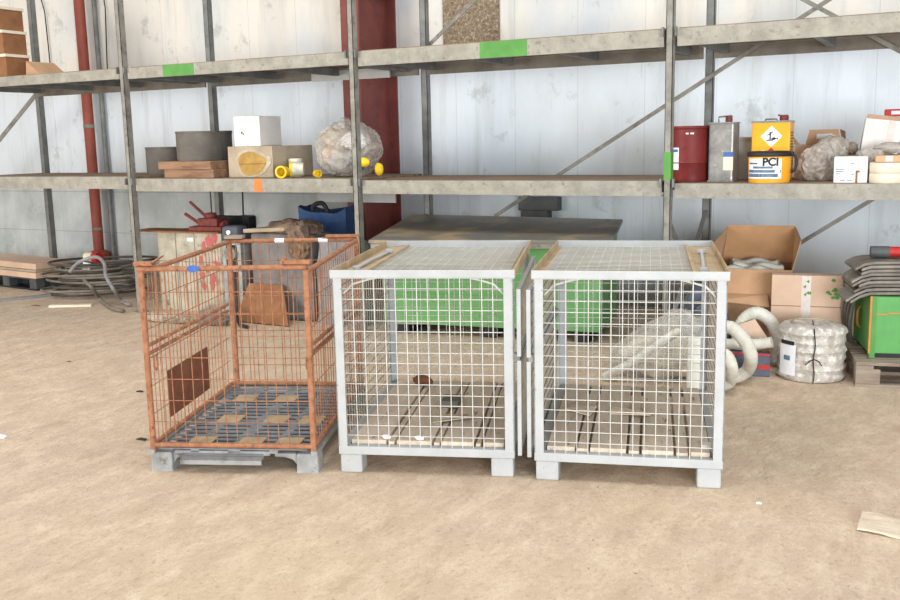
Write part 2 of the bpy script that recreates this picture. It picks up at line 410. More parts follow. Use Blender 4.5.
# ------------------------------------------------------------------ storage rack
VF, VB = 6.60, 7.75
Z1, Z2 = 1.25, 2.255
US = [-9.35, -6.79, -4.30, -1.762, .78]
ZL = [1.275, 1.256, 1.243, 1.226]          # the lower level sags slightly towards the right
HB = [.115, .113, .106, .100]; HB2 = [.092, .098, .115, .115]
rack = thing('storage_rack', 'long two-level galvanised steel pallet rack running along the back wall', 'rack', (US[2], VF, 0))
RO = Vector((US[2], VF, 0))
def rk(name, mb, m, parent=rack, **k):
    bmesh.ops.translate(mb.bm, vec=-RO, verts=mb.bm.verts); return mb.build(name, m, parent, **k)
for i, u in enumerate(US):
    for v, w in ((VF - .02, .047), (VB, .060)):
        m = MB()
        if v < 7:   # C profile, lips to the side
            m.bb(u - w / 2, u + w / 2, v - .035, v - .031, 0, 3.7); m.bb(u - w / 2, u - w / 2 + .004, v - .035, v + .03, 0, 3.7); m.bb(u + w / 2 - .004, u + w / 2, v - .035, v + .03, 0, 3.7)
            m.bb(u - .06, u + .06, v - .06, v + .06, 0, .008)
        else:
            m.bb(u - w / 2, u + w / 2, v - .03, v - .026, 0, 3.7); m.bb(u - w / 2, u - w / 2 + .004, v - .03, v + .035, 0, 3.7); m.bb(u + w / 2 - .004, u + w / 2, v - .03, v + .035, 0, 3.7)
            m.bb(u - .06, u + .06, v - .06, v + .06, 0, .008)
        up = rk('upright', m, M['galv'] if v < 7 else M['galv_dark'])
        if v < 7 and i in (1, 2, 3):
            for zc in (Z1 - .02, Z2 - .02):
                for q in (-.044, .044): rk('bolt', MB().bb(u + q - .006, u + q + .006, v - .05, v - .02, zc - .03, zc + .03), M['galv_dark'], up)
        if v < 7 and i == 3:
            rk('paint_band', MB().bb(u - w / 2 - .001, u + w / 2 + .001, v - .0365, v + .031, 1.25, 1.44), M['green_tape'], up, label='green painted band')
    # ladder braces of the end frame
    fb = MB()
    for (z0, z1) in ((.15, .95), (.95, .18)) if i == 3 else (): fb.bar((u, VF + .02, z0), (u, VB - .03, z1), .03, .02)
    if i == 3: rk('frame_brace', fb, M['galv_dark'])
for i in range(4):
    a, b = US[i] + .045, US[i + 1] - .045
    for lev, z in enumerate((ZL[i], Z2)):
        hb = (HB, HB2)[lev][i]
        bm_ = MB().bb(a, b, VF - .025, VF - .02, z - hb, z).bb(a, b, VF - .02, VF + .02, z - hb, z - hb + .005).bb(a, b, VF - .02, VF + .02, z - .005, z)
        beam = rk('front_beam', bm_, M['beam'])
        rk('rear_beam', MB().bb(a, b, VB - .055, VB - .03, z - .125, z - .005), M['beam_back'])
        rk('shelf_deck', MB().bb(a, b, VF + .021, VB - .10, z - .03, z - .002 + .012 * lev), M['deck'])
        for k in range(4):
            uu = a + .10 + (b - a - .2) * k / 3
            rk('cross_member', MB().bb(uu - .025, uu + .025, VF + .02, VB - .10, z - .095, z - .031), M['galv_dark'])
        def strip(x0, x1, m, nm, lab):
            A = at(x0, 70 if lev else 184, VF - .026); B = at(x1, 60 if lev else 184, VF - .026)
            rk(nm, MB().bb(A.x, B.x, VF - .0275, VF - .0245, z - hb + .001, z + .001), m, beam, label=lab)
        if lev == 1 and i == 1: strip(163, 193, M['green_tape'], 'tape_strip', 'green tape strip')
        if lev == 1 and i == 2: strip(480, 527, M['green_tape'], 'tape_strip', 'green tape strip')
        if lev == 0 and i == 1: strip(254, 262, M['orange_mark'], 'spray_mark', 'orange spray mark')
def brace(x0, y0, x1, y1, v=VB + .045, w=.031):
    A = at(x0, y0, v); B = at(x1, y1, v)
    rk('diagonal_brace', MB().bar(A, B, w, .012, up=(0, 1, 0)), M['galv'])
brace(-45, 195, 46, 82, VB + .045, .05)
brace(495, 216, 975, -95, VB - .068)
brace(700, -56, 985, 97, VB - .084)
brace(735, 282, 965, 144)
brace(426, 48, 560, -84)
for (x0, y0, x1, y1) in ((312, 77, 390, 74), (318, 197, 396, 197)):
    A = at(x0, y0, VB - .10); B = at(x1, y1, VB - .10)
    rk('splice_bar', MB().bb(A.x, B.x, VB - .11, VB - .095, A.z - .045, A.z + .045), M['zinc'])

# ------------------------------------------------------------------ grey mesh cages
def grid(mb, x0, x1, z0, z1, dx, dz, r, put, nx=None):
    n = max(1, round((x1 - x0) / dx))
    for i in range(1, n):
        x = x0 + (x1 - x0) * i / n; mb.tube([put(x, z0, 0), put(x, z1, 0)], r, 5)
    n = max(1, round((z1 - z0) / dz))
    for i in range(1, n):
        z = z0 + (z1 - z0) * i / n; mb.tube([put(x0, z, r * 1.6), put(x1, z, r * 1.6)], r, 5)
    return mb
def grey_cage(label, loc, rz, mirror, debris):
    W, WT, L, H = .835, .852, 1.245, .975
    w = W / 2; s = -1 if mirror else 1
    t = thing('mesh_cage', label, 'cage', loc, rz)
    for sx in (-1, 1):
        for y0, sy in ((0, 1), (L, -1)):
            x = sx * w
            m = MB().bb(min(x, x - sx * .043), max(x, x - sx * .043), min(y0, y0 + sy * .005), max(y0, y0 + sy * .005), .13, H - .036)
            m.bb(min(x, x - sx * .005), max(x, x - sx * .005), min(y0, y0 + sy * .05), max(y0, y0 + sy * .05), .13, H - .036)
            m.build('corner_post', M['zinc'], t)
            cx, cy = sx * (w - .058), y0 + sy * .055
            MB().bb(cx - .052, cx + .052, cy - .052, cy + .052, 0, .092).build('foot', M['zinc'], t, bevel=.008)
    hw = WT / 2
    for y0, y1, yl in ((-.006, .034, -.006), (L - .034, L + .006, L + .002)):
        m = MB().bb(-hw, hw, yl, yl + .004, H - .036, H).bb(-hw, hw, y0, y1, H - .040, H - .036)
        m.build('top_rail', M['zinc'], t, bevel=.0015)
    for sx in (-1, 1):
        x0, x1 = sorted((sx * hw, sx * (hw - .034)))
        xe = sx * hw; m = MB().bb(min(xe, xe - sx * .004), max(xe, xe - sx * .004), -.002, L + .002, H - .036, H)
        m.bb(x0, x1, .034, L - .034, H - .040, H - .036)
        m.build('top_rail', M['dust_plate'], t, label='dusty tan top rail')
    for y0, y1 in ((-.001, .045), (L - .045, L + .001)):
        MB().bb(-w, w, y0, y1, .092, .132).build('bottom_rail', M['zinc'], t, bevel=.003)
    for sx in (-1, 1):
        MB().bb(min(sx * w, sx * (w - .045)), max(sx * w, sx * (w - .045)), .045, L - .045, .092, .132).build('bottom_rail', M['zinc'], t)
    # wire panels front and rear
    grid(MB(), -w + .043, w - .043, .132, H - .04, .05, .05, 0.0021, lambda a, b, k: (a, .012 + k, b)).build('front_panel', M['zinc_wire'], t)
    grid(MB(), -w + .043, w - .043, .132, H - .04, .05, .05, .0023, lambda a, b, k: (a, L - .012 + k, b)).build('rear_panel', M['zinc_wire'], t)
    # folding side flaps, two per side
    grid(MB(), .05, L - .05, .132, H - .04, .05, .05, .0023, lambda a, b, k: (-s * (w - .008 - k), a, b)).build('side_panel', M['wire_dusty'], t)
    for sx in (s,):
        xo = sx * (w + .024)
        for z0, z1 in ((.105, .555), (.575, .885)):
            f = MB()
            f.bb(xo - .009, xo + .009, .008, .035, z0, z1).bb(xo - .009, xo + .009, L - .035, L - .008, z0, z1)
            f.bb(xo - .009, xo + .009, .035, L - .035, z0, z0 + .025).bb(xo - .009, xo + .009, .035, L - .035, z1 - .025, z1)
            fo = f.build('side_flap', M['zinc'], t)
            grid(MB(), .035, L - .035, z0 + .025, z1 - .025, .05, .05, .0023, lambda a, b, k: (xo - sx * (k - .002), a, b)).build('wire_mesh', M['wire_dusty'], fo)
        hg = MB()
        for y in (.03, L - .03): hg.box((xo - sx * .011, y, .565), (.03, .03, .045))
        hg.build('hinge', M['galv'], t, bevel=.005)
    # lid: wire mesh over a dusty sheet, end plate with two bolt handles
    ex = s * (-hw + .036); 
    lo, hi = -hw + .036, hw - .036
    pw = .105
    if s > 0: p0, p1, l0, l1 = lo, lo + pw, lo + pw, hi
    else: p0, p1, l0, l1 = hi - pw, hi, lo, hi - pw
    MB().bb(p0, p1, .034, L - .034, H - .034, H - .028).build('lid_plate', M['dust_plate'], t)
    MB().bb(l0, l1, .034, L - .034, H - .036, H - .033).build('lid_sheet', M['sheet'], t)
    grid(MB(), l0, l1, .034, L - .034, .05, .05, .0015, lambda a, b, k: (a, b, H - .029 + k)).build('lid_mesh', M['zinc_wire'], t)
    e = p1 if s > 0 else p0
    MB().bb(e - .008, e + .008, .034, L - .034, H - .030, H - .018).build('lid_bead', M['dust_plate'], t)
    pc = (p0 + p1) / 2
    MB().tube([(pc - .01, .22, H - .018), (pc, .5, H - .014), (pc + .012, .85, H - .018)], .008, 8).lathe([(0, -.012), (.022, -.01), (.022, .01), (0, .012)], 12, (pc + .012, .87, H - .015)).lathe([(0, -.012), (.02, -.01), (.02, .008), (0, .01)], 12, (pc - .01, .2, H - .017)).build('lid_bolt', M['zinc'], t, smooth=True)
    # bent corner stays behind the front mesh
    for sx in (-1, 1):
        MB().tube([(sx * (w - .045), .03, .86), (sx * (w - .09), .03, .905), (sx * (w - .16), .03, .925), (sx * (w - .2), .03, .933)], .005, 6).build('corner_stay', M['zinc_wire'], t, smooth=True)
    # loose boards inside as the floor
    n = 4; gap = .035; x = -w + .052; tot = 2 * w - .104
    widths = [.185, .03, .185, .03, .165, .025, .11] if s > 0 else [.15, .055, .19, .055, .165, .06, .10]
    k = (tot - .012 * (len(widths) - 1)) / sum(widths)
    for ww in widths:
        MB().bb(x, x + ww * k, .05, L - .05, .118, .150 if ww > .06 else .144).build('floor_board', M['board'], t, bevel=.003)
        x += ww * k + .012
    return t
CA = grey_cage('light grey wire mesh cage box in the middle of the three cages', (-2.135, 3.761, 0), R(19.5), False, 0)
CB = grey_cage('light grey wire mesh cage box at the right end beside the cardboard boxes', (-1.246, 4.027, 0), R(16.0), True, 1)
def local(o, p): return Matrix.Translation(o.location) @ Matrix.Rotation(o.rotation_euler[2], 4, 'Z') @ Vector(p)

# loose scraps in the cages
def scrap(name, mb_pts, m, lab, cat, z, o, group=None, t=.006):
    pts = [local(o, (x, y, z + dz)) for x, y, dz in mb_pts]
    tag(MB().slab(pts, t).build(name, m), lab, cat, group)
ZB = .157
scrap('torn_paper', [(-.33, .62, .012), (-.20, .55, .0), (-.17, .68, .016), (-.27, .80, .004)], M['scrap'], 'pale torn paper scrap on the boards of the right cage near its left side', 'paper', ZB, CB)
scrap('paper_strip', [(-.10, .60, .0), (.10, .57, .01), (.11, .63, .004), (-.09, .68, .014)], M['scrap'], 'long pale paper strip across the middle boards of the right cage', 'paper', ZB, CB)
scrap('wood_chip', [(.33, .10, .012), (.37, .10, .012), (.37, .15, .012), (.33, .15, .012)], M['whiteplastic'], 'small white chip in the front right corner of the right cage', 'scrap', ZB, CB, t=.018)
scrap('bark_strip', [(-.02, .34, .0), (.16, .40, .012), (.14, .48, .004), (-.03, .42, .016)], M['card_grey'], 'splintered grey bark strip on the boards of the middle cage', 'scrap', ZB, CA)
scrap('brown_chip', [(-.02, .62, .03), (.07, .62, .03), (.07, .76, .03), (-.02, .76, .03)], M['drumgrey'], 'dark block lying on the boards of the middle cage', 'scrap', ZB, CA, t=.036)
tag(MB().blob(local(CA, (-.20, 1.10, .176)), (.06, .035, .028), 3, .45, 2, 4, flatz=-.022).build('rusty_lump', M['rust_dark']), 'rusty brown lump at the rear of the middle cage floor', 'scrap')
for (x, y, lab) in ((-.20, .07, 'white paper crumb at the left of the front edge inside the middle cage'), (-.04, .065, 'white paper crumb at the centre of the front edge inside the middle cage')):
    P = local(CA, (x, y, .16)); tag(MB().blob(P, (.025, .012, .012), 2, .3, 2, 3, flatz=-.008).build('paper_crumb', M['paper']), lab, 'paper')

# ------------------------------------------------------------------ orange stillage cage on a steel pallet
OC = Vector((-2.993, 3.402, 0)); OY = R(21.8)
def orange_cage():
    W, L, H, zb = .83, 1.22, 1.0, .120
    w = W / 2
    t = thing('orange_cage', 'rusty orange open topped wire cage on a grey steel pallet at the left', 'cage', OC, OY)
    for sx in (-1, 1):
        for y in (.02, L - .02):
            x = sx * (w - .02) + (.03 if sx < 0 and y > .5 else 0)
            m = MB().bb(x - .013, x + .013, y - .013, y + .013, zb - .03, H - .02)
            m.build('corner_post', M['rust'], t, bevel=.006)
    r = .0125
    MB().tube([(-w, .018, H - .012), (-w + .25, .018, H - .014), (0, .018, H - .012), (w - .015, .018, H - .008)], r, 10).build('top_rail', M['rust'], t, smooth=True)
    MB().tube([(-w + .05, L - .02, H - .01), (w - .02, L - .02, H - .005)], r, 10).build('top_rail', M['rust'], t, smooth=True)
    for sx in (-1, 1):
        MB().tube([(sx * (w - .02), .04, H - .028), (sx * (w - .02), .2, H - .03), (sx * (w - .02) + (.03 if sx < 0 else 0), L - .03, H - .012)], r, 10).build('top_rail', M['rust'], t, smooth=True)
    MB().tube([(-w + .02, .018, zb + .012), (w - .02, .018, zb + .012)], r, 10).build('bottom_rail', M['rust'], t, smooth=True)
    MB().tube([(-w + .02, L - .02, zb + .012), (w - .02, L - .02, zb + .012)], r, 10).build('bottom_rail', M['rust'], t, smooth=True)
    for sx in (-1, 1):
        MB().tube([(sx * (w - .02), .03, zb + .012), (sx * (w - .02), L - .03, zb + .012)], r, 10).build('bottom_rail', M['rust'], t, smooth=True)
        MB().tube([(sx * (w - .02), .03, .615), (sx * (w - .02), L - .03, .615)], .010, 8).tube([(sx * (w - .02), .03, .575), (sx * (w - .02), L - .03, .575)], .010, 8).build('middle_rail', M['rust'], t, smooth=True)
        MB().tube([(sx * (w - .042), .05, .56), (sx * (w - .042), .045, .51), (sx * (w - .042), .065, .49), (sx * (w - .042), .085, .51), (sx * (w - .042), .08, .56)], .006, 6).build('latch_loop', M['rust'], t, smooth=True)
    # stacking guides on the front corners
    MB().bb(-w - .005, -w + .085, -.008, .045, H + .004, H + .022).slab([(-w + .085, -.008, H + .022), (-w + .13, -.004, H + .05), (-w + .13, .04, H + .05), (-w + .085, .045, H + .022)], .006).build('stacking_guide', M['rust'], t, bevel=.003)
    MB().bb(w - .125, w + .005, -.005, .04, H + .006, H + .024).bb(w - .13, w - .11, -.005, .04, H + .006, H + .035).build('stacking_guide', M['rust'], t, bevel=.003)
    MB().bb(w - .2, w, L - .04, L + .005, H + .008, H + .024).build('stacking_guide', M['rust'], t, bevel=.003)
    MB().bb(-w + .03, -w + .14, L - .05, L + .005, H + .008, H + .026).build('stacking_guide', M['palletwood'], t, label='greyish rear corner guide')
    # grids
    grid(MB(), -w + .035, w - .035, zb + .02, H - .02, .0515, .107, .0023, lambda a, b, k: (a, .02 + k, b)).build('front_panel', M['rust'], t)
    grid(MB(), -w + .035, w - .035, zb + .02, H - .02, .0515, .107, .0023, lambda a, b, k: (a, L - .02 + k, b)).build('rear_panel', M['rust'], t)
    for sx in (-1, 1):
        grid(MB(), .04, L - .04, zb + .02, H - .03, .05, .14, .0023, lambda a, b, k: (sx * (w - .02 - k), a, b)).build('side_panel', M['rust'], t)
    MB().bb(-w + .024, -w + .027, .23, .80, .205, .445).build('info_plate', M['rust_dark'], t, label='solid brown plate on the left side')
    # sticker and tape on the rails
    MB().lathe([(0, 0), (.028, 0), (.028, .0015), (0, .0015)], 20, T=Matrix.Translation((-.135, .0045, H - .012)) @ Matrix.Rotation(R(90), 4, 'X') @ Matrix.Diagonal((1.1, .6, 1, 1))).build('blue_sticker', M['blue'], t, label='small blue oval sticker')
    tp = MB()
    for x in (-.06, .2): tp.tube([(x - .028, L - .02, H - .0075), (x + .028, L - .02, H - .0075)], .0135, 10)
    tp.build('tape_wrap', M['paper'], t, label='white tape wraps on the rear rail')
    # steel pallet below
    for sx in (-1, 1):
        for y0, sy in ((.0, 1), (L, -1)):
            m = MB(); cx = sx * (w - .055); cy = y0 + sy * .07
            m.lathe([(.078, 0), (.074, .012), (.070, .085), (.070, .095)], 4, T=Matrix.Translation((cx, cy, 0)) @ Matrix.Rotation(R(45), 4, 'Z'))
            m.bb(cx - .053, cx + .053, cy - .053, cy + .053, 0, .092)
            xi = cx - sx * .053
            m.prism([(0, .092), (0, .03), (-sx * .02, .058), (-sx * .06, .07), (-sx * .11, .072), (-sx * .11, .092)], 'y', .08, (xi, cy - .04, 0))
            m.build('foot', M['steel_pallet'], t, bevel=.008)
    MB().bb(-w + .16, w - .27, -.012, .03, .066, .088).bb(-w + .16, w - .27, -.012, -.008, .045, .088).bb(-w + .12, w - .24, .03, .06, .078, .10).build('front_bar', M['steel_pallet'], t)
    for sx in (-1, 1):
        MB().bb(min(sx * w, sx * (w - .03)), max(sx * w, sx * (w - .03)), .0, L, .092, .112).build('pallet_side', M['steel_pallet'], t)
    n = 19
    for i in range(n):
        y = .03 + (L - .06) * i / (n - 1)
        MB().bb(-w + .05, w - .05, y - .016, y + .016, .1125, .118).build('pallet_slat', M['steel_slat'], t)
    MB().bb(-.03, .03, .03, L - .03, -.0001 + .09, .112).bb(-w + .2, -w + .24, .03, L - .03, .09, .112).bb(w - .24, w - .2, .03, L - .03, .09, .112).build('pallet_bearer', M['steel_pallet'], t)
    MB().bb(-w + .06, w - .06, .065, L - .04, .084, .088).build('shade_sheet', M['dark'], t, label='added dark sheet standing in for the shade under the slats')  # added sheet, its dark colour stands in for shade in the slat gaps
    for y, xs in ((.12, (-.19, .06, .25)), (.50, (-.17, .08, .27)), (.90, (-.22, .02))):
        for x in xs:
            MB().box((x, y, .1205), (.12, .13, .004)).build('wooden_pad', M['dust_plate'], t)
    return t
OCAGE = orange_cage()

# ------------------------------------------------------------------ green bin with sloping lid
def green_bin():
    FL, BL, BR, FR = Vector((-4.04, 6.30, .795)), Vector((-4.33, 7.50, .90)), Vector((-2.40, 7.58, .885)), Vector((-2.14, 6.53, .828))
    t = thing('green_bin', 'long green steel bin with a dusty sloping lid behind the two grey cages', 'bin', (-3.2, 6.9, 0))
    o = Vector((-3.2, 6.9, 0))
    MB().slab([p - o for p in (FL, FR, BR, BL)], .028).build('lid', M['lid'], t, bevel=.004)
    b = MB()
    lo = [Vector((-4.08, 6.58, .09)), Vector((-2.34, 6.83, .09)), Vector((-2.42, 7.50, .09)), Vector((-4.16, 7.42, .09))]
    hi = [Vector((-4.08, 6.58, .735)), Vector((-2.34, 6.83, .765)), Vector((-2.42, 7.50, .845)), Vector((-4.16, 7.42, .855))]
    A = [b.bm.verts.new(p - o) for p in lo]; B = [b.bm.verts.new(p - o) for p in hi]
    b.bm.faces.new(A[::-1]); b.bm.faces.new(B)
    for i in range(4): j = (i + 1) % 4; b.bm.faces.new((A[i], A[j], B[j], B[i]))
    b.build('body', M['green'], t)
    d = (lo[1] - lo[0]).normalized(); nrm = Vector((d.y, -d.x, 0))
    m = MB()
    for z in (.735, .60, .33): m.bar(lo[0] - o + Vector((0, 0, z - .09)) + nrm * .005, lo[1] - o + Vector((0, 0, z - .09)) + nrm * .005, .012, .018)
    m.build('rib', M['green'], t)
    MB().bar(FL - o + Vector((.02, .004, -.045)), FR - o + Vector((-.02, .004, -.045)), .012, .034).build('lid_lip', M['galv'], t)
    for k in (.08, .5, .92):
        p = lo[0].lerp(lo[1], k); q = lo[3].lerp(lo[2], k)
        MB().bar((p - o) + Vector((0, .03, -.0455)), (q - o) + Vector((0, -.03, -.0455)), .1, .089).build('skid', M['black'], t)
    # lid arms that carry it at the rear
    MB().bar(hi[3] - o + Vector((.1, -.05, -.02)), BL - o + Vector((.16, -.06, -.01)), .04).bar(hi[2] - o + Vector((-.1, -.05, -.02)), BR - o + Vector((-.1, -.06, -.015)), .04).bar(hi[0] - o + Vector((.2, .05, -.02)), FL - o + Vector((.22, .2, -.0)), .04).bar(hi[1] - o + Vector((-.2, .05, -.02)), FR - o + Vector((-.22, .2, -.02)), .04).build('lid_support', M['galv_dark'], t)
green_bin()
a = at(519, 206, VW - .1); b = at(558, 206, VW - .1)
bx = thing('junction_box', 'dark grey box fixed low on the back wall behind the green bin', 'box', (((a.x + b.x) / 2), VW - .1, a.z - .16))
MB().bb((a.x - b.x) / 2, (b.x - a.x) / 2, -.02, .1, .12, .25).build('cover', M['dark'], bx, bevel=.005)
MB().bb((a.x - b.x) / 2 + .03, (b.x - a.x) / 2 - .1, -.03, .1, 0, .12).build('neck', M['dark'], bx)

# ------------------------------------------------------------------ things on the middle shelf, left
def on(x, v, z=None): return colm(x, v, z if z is not None else (ZL[3] if x > 660 else ZL[1]) - .0008)
def tub(name, label, x, v, wpx, hpx, z=None, m='drumgrey'):
    P = on(x, v, z); k = mpp(P); r = wpx * k / 2; h = hpx * k
    t = thing(name, label, 'tub', P)
    MB().lathe([(0, 0), (r * .97, 0), (r, h * .1), (r, h), (r - .012, h), (r - .014, .02), (0, .018)], 36).build('shell', M[m], t, smooth=True)
    MB().lathe([(r, h * .93), (r + .004, h * .94), (r + .004, h), (r, h)], 36).build('rim', M[m], t, smooth=True)
    return t, P, r, h
wp = on(195, 6.84); k = mpp(wp)
wl = .60; 
T1 = 'lower rough timber board under the charcoal tub on the left shelf'
tag(MB().bb(-wl / 2 + .03, wl / 2 + .02, -.11, .30, 0, .078).build('timber_board', M['wood'], loc=wp + Vector((0, 0, 0)), bevel=.004), T1, 'timber', 'stacked timber on the left shelf')
tag(MB().bb(-wl / 2 - .03, wl / 2, -.12, .30, 0, .072).build('timber_board', M['wood'], loc=wp + Vector((0, 0, .0785)), bevel=.004), 'upper rough timber board carrying the charcoal tub on the left shelf', 'timber', 'stacked timber on the left shelf')
tub('charcoal_tub', 'charcoal round tub standing on top of the timber boards', 200, 6.95, 44, 29, ZL[1] + .1505)
tub('charcoal_tub', 'low charcoal round tub at the left end behind the timber boards', 169, 7.37, 42, 28)
tub('charcoal_tub', 'charcoal tub mostly hidden between the timber boards and the white carton', 224, 7.3, 20, 44)

def carton(name, label, P, w, d, h, rz, m='card', flaps=None, seam=True, cat='box'):
    t = thing(name, label, cat, P, rz)
    MB().bb(-w / 2, w / 2, 0, d, 0, h).build('carton_body', M[m], t, bevel=.004)
    if seam: MB().bb(-w / 2 + .002, w / 2 - .002, d / 2 - .025, d / 2 + .025, h - .001, h + .0015).bb(-.025, .025, -.0012, .001, h * .62, h - .002).build('packing_tape', M['tape'], t)
    return t
P = on(251, 6.82)
t = thing('foil_box', 'grey cardboard box with a torn round hole in front under the white carton', 'box', P)
w_, d_, h_ = .50, .60, .275
MB().bb(-w_ / 2, w_ / 2, 0, d_, 0, h_).build('carton_body', M['card_grey'], t, bevel=.004)
hole = []; rim = []
for k in range(18):
    a = 2 * math.pi * k / 18; q = 1 + .08 * math.sin(3 * a + 1) + .05 * math.sin(5 * a)
    hole.append((.02 + .155 * q * math.cos(a), .125 + .105 * q * math.sin(a))); rim.append((.03 + .195 * q * math.cos(a), .13 + .125 * q * math.sin(a)))
MB().prism(rim, 'y', .006, (0, -.0055, 0)).build('torn_rim', M['foil'], t)
MB().prism(hole, 'y', .004, (0, -.009, 0)).build('torn_opening', M['ochre'], t, label='ochre lining seen through the torn hole')
MB().bb(-.12, .18, -.0105, -.008, .118, .124).build('inner_fold', M['card_dark'], t)
Pw = Vector((P.x - .06, P.y + .05, P.z + h_ + .001))
t = carton('white_carton', 'white cardboard carton sitting on the grey box with the torn hole', Pw, .27, .36, .265, R(6), 'white_card', seam=False)
MB().slab([(.0, -.002, .266), (.135, -.002, .266), (.135, .06, .262), (.0, .06, .268)], .003).bb(-.001, .001, -.0015, .001, .0, .265).build('flap_edge', M['card_grey'], t)
MB().bb(-.06, -.045, -.0015, .001, .11, .13).bb(-.04, -.03, -.0015, .001, .10, .115).build('print_mark', M['black'], t)

# clear cups and yellow caps
def cup(name, label, x, v, r, h, axis, m, cap=None):
    P = on(x, v) + Vector((0, 0, r * 1.05 if axis else 0))
    t = thing(name, label, 'cup', P)
    T = Matrix.Rotation(R(80), 4, 'X') @ Matrix.Rotation(0, 4, 'Z') if axis else None
    if axis: T = Matrix.Rotation(R(axis), 4, 'Z') @ Matrix.Rotation(R(90), 4, 'X')
    MB().lathe([(0, 0), (r * .85, 0), (r, h), (r - .006, h), (r * .83, .006), (0, .006)], 20, T=T).build('shell', M[m], t, smooth=True)
    if cap:
        MB().lathe([(r * 1.0, h - .015), (r * 1.03, h - .015), (r * 1.03, h + .008), (r * .75, h + .01), (r * .75, h - .01)], 20, T=T).build('cap', M[cap], t, smooth=True)
cup('plastic_cup', 'yellow plastic cup lying on its side facing out on the left shelf', 286, 6.74, .052, .09, 12, 'yellow', 'yellow')
cup('plastic_cup', 'clear plastic cup standing behind the yellow cup on the left shelf', 296, 7.03, .062, .16, 0, 'cup')
cup('plastic_cup', 'clear yellowish cup lying behind the yellow cup beside the big bag', 304, 6.92, .066, .11, -60, 'cup', 'yellow')
cup('plastic_cup', 'small yellow cap lying at the left foot of the big clear bag', 316, 6.78, .034, .05, 60, 'yellow')
P = on(350, 7.02)
t = thing('clear_bag', 'big crumpled clear plastic bag of scraps on the shelf in front of the red column', 'bag', P)
MB().blob((0, 0, .235), (.285, .24, .245), 5, .26, 1.7, 2, flatz=-.230).build('bag_film', M['bag'], t, smooth=True)
for (p, q, mm, sd) in (((-.10, -.04, .33), (.12, .11, .09), 'card_grey', 5), ((-.15, -.02, .20), (.09, .10, .10), 'card_pink', 6), ((.07, -.03, .30), (.10, .09, .07), 'paper', 7), ((-.02, -.11, .12), (.13, .07, .08), 'greysack', 8), ((.12, -.08, .13), (.09, .08, .09), 'slate', 9), ((.02, .02, .20), (.12, .10, .09), 'drumgrey', 10)):
    MB().blob(p, q, 4, .55, 2.0, sd).build('scrap', M[mm], t)
P2 = at(364, 162, 6.82); P3 = at(379, 169, 6.80)
MB().blob(P2 - P, (.055, .03, .04), 2, .2, 2, 3).blob(P3 - P, (.04, .03, .055), 2, .2, 2, 6).build('yellow_piece', M['yellow'], t, smooth=True)

# upper shelf, far left: stacked brown trays
P = colm(19, 6.75, Z2 + .0105)
for k in range(3):
    t = thing('brown_tray', ['lowest', 'middle', 'topmost'][k] + ' brown tray with a white edge stacked on the upper shelf at top left', 'tray', P + Vector((-.16, 0, .235 * k)), 0, 'brown trays on the upper shelf')
    MB().bb(-.7, -.01 - .02 * k, 0, .28, 0, .205).build('tray_body', M['card_dark'], t, bevel=.004)
    MB().bb(-.71, -.02 * k, -.01, .29, .206, .234).build('tray_rim', M['cream'], t)
P = colm(34, 6.95, Z2 + .0105)
tag(MB().prism([(-.12, 0), (.14, 0), (-.10, .17)], 'y', .35).build('cardboard_wedge', M['card'], loc=P), 'bent brown cardboard wedge beside the brown trays on the upper shelf', 'cardboard')

# ------------------------------------------------------------------ things on the middle shelf, right
def drum(name, label, x, v, wpx, hpx, m):
    P = on(x, v); k = mpp(P); r = wpx * k / 2; h = hpx * k
    t = thing(name, label, 'drum', P)
    MB().lathe([(0, 0), (r * .98, 0), (r, .012), (r, h * .33), (r + .004, h * .345), (r, h * .36), (r, h * .97), (r - .008, h), (r - .012, h - .012), (0, h - .012)], 40).build('shell', M[m], t, smooth=True)
    MB().lathe([(r, h - .022), (r + .006, h - .014), (r + .002, h + .002), (r - .01, h), ], 40).build('rim', M[m], t, smooth=True)
    return t, P, r, h
t, P, r, h = drum('maroon_drum', 'maroon steel drum beside the green banded rack post', 689, 6.92, 39, 54, 'maroon')
ang = math.atan2(-P.x, P.y)     # direction towards the camera
patch('paper_label', M['paper'], t, r, ang - 1.05, ang - .55, h * .22, h * .62)
patch('label_print', M['blue'], t, r + .001, ang - .95, ang - .6, h * .54, h * .59)
patch('print_line', M['paper'], t, r, ang - .2, ang - .07, h * .855, h * .885, 4); patch('print_line', M['paper'], t, r, ang + .02, ang + .2, h * .855, h * .885, 4)
P = on(722, 6.88); k = mpp(P)
t = thing('tin_can', 'tall bare metal can with a red cap beside the maroon drum', 'can', P, R(-2))
MB().bb(-.085, .085, -.06, .12, 0, .405).build('can_body', M['tin'], t, bevel=.012)
MB().bb(-.088, .088, -.063, .123, .0, .012).build('seam', M['tin'], t); MB().bb(-.088, .088, -.063, .123, .398, .408).build('seam', M['tin'], t)
MB().tube([(-.04, .03, .404), (-.04, .03, .445), (.05, .03, .452), (.05, .03, .42)], .006, 6).build('handle', M['galv_dark'], t, smooth=True)
MB().lathe([(.024, .40), (.024, .45), (0, .45)], 16, (.035, .01, 0)).build('cap', M['dull_red'], t, smooth=True)
MB().bb(.02, .0862, -.0615, -.055, .08, .20).build('paper_label', M['cream'], t); MB().bb(.02, .0866, -.0622, -.055, .172, .205).build('label_print', M['blue'], t)
t, P, r, h = tub('white_pail', 'yellowed white pail between the metal can and the yellow canister', 745, 7.30, 28, 41, m='whiteplastic')
MB().lathe([(r + .006, h - .02), (r + .008, h), (0, h + .002)], 32).build('pail_lid', M['cream'], t, smooth=True)
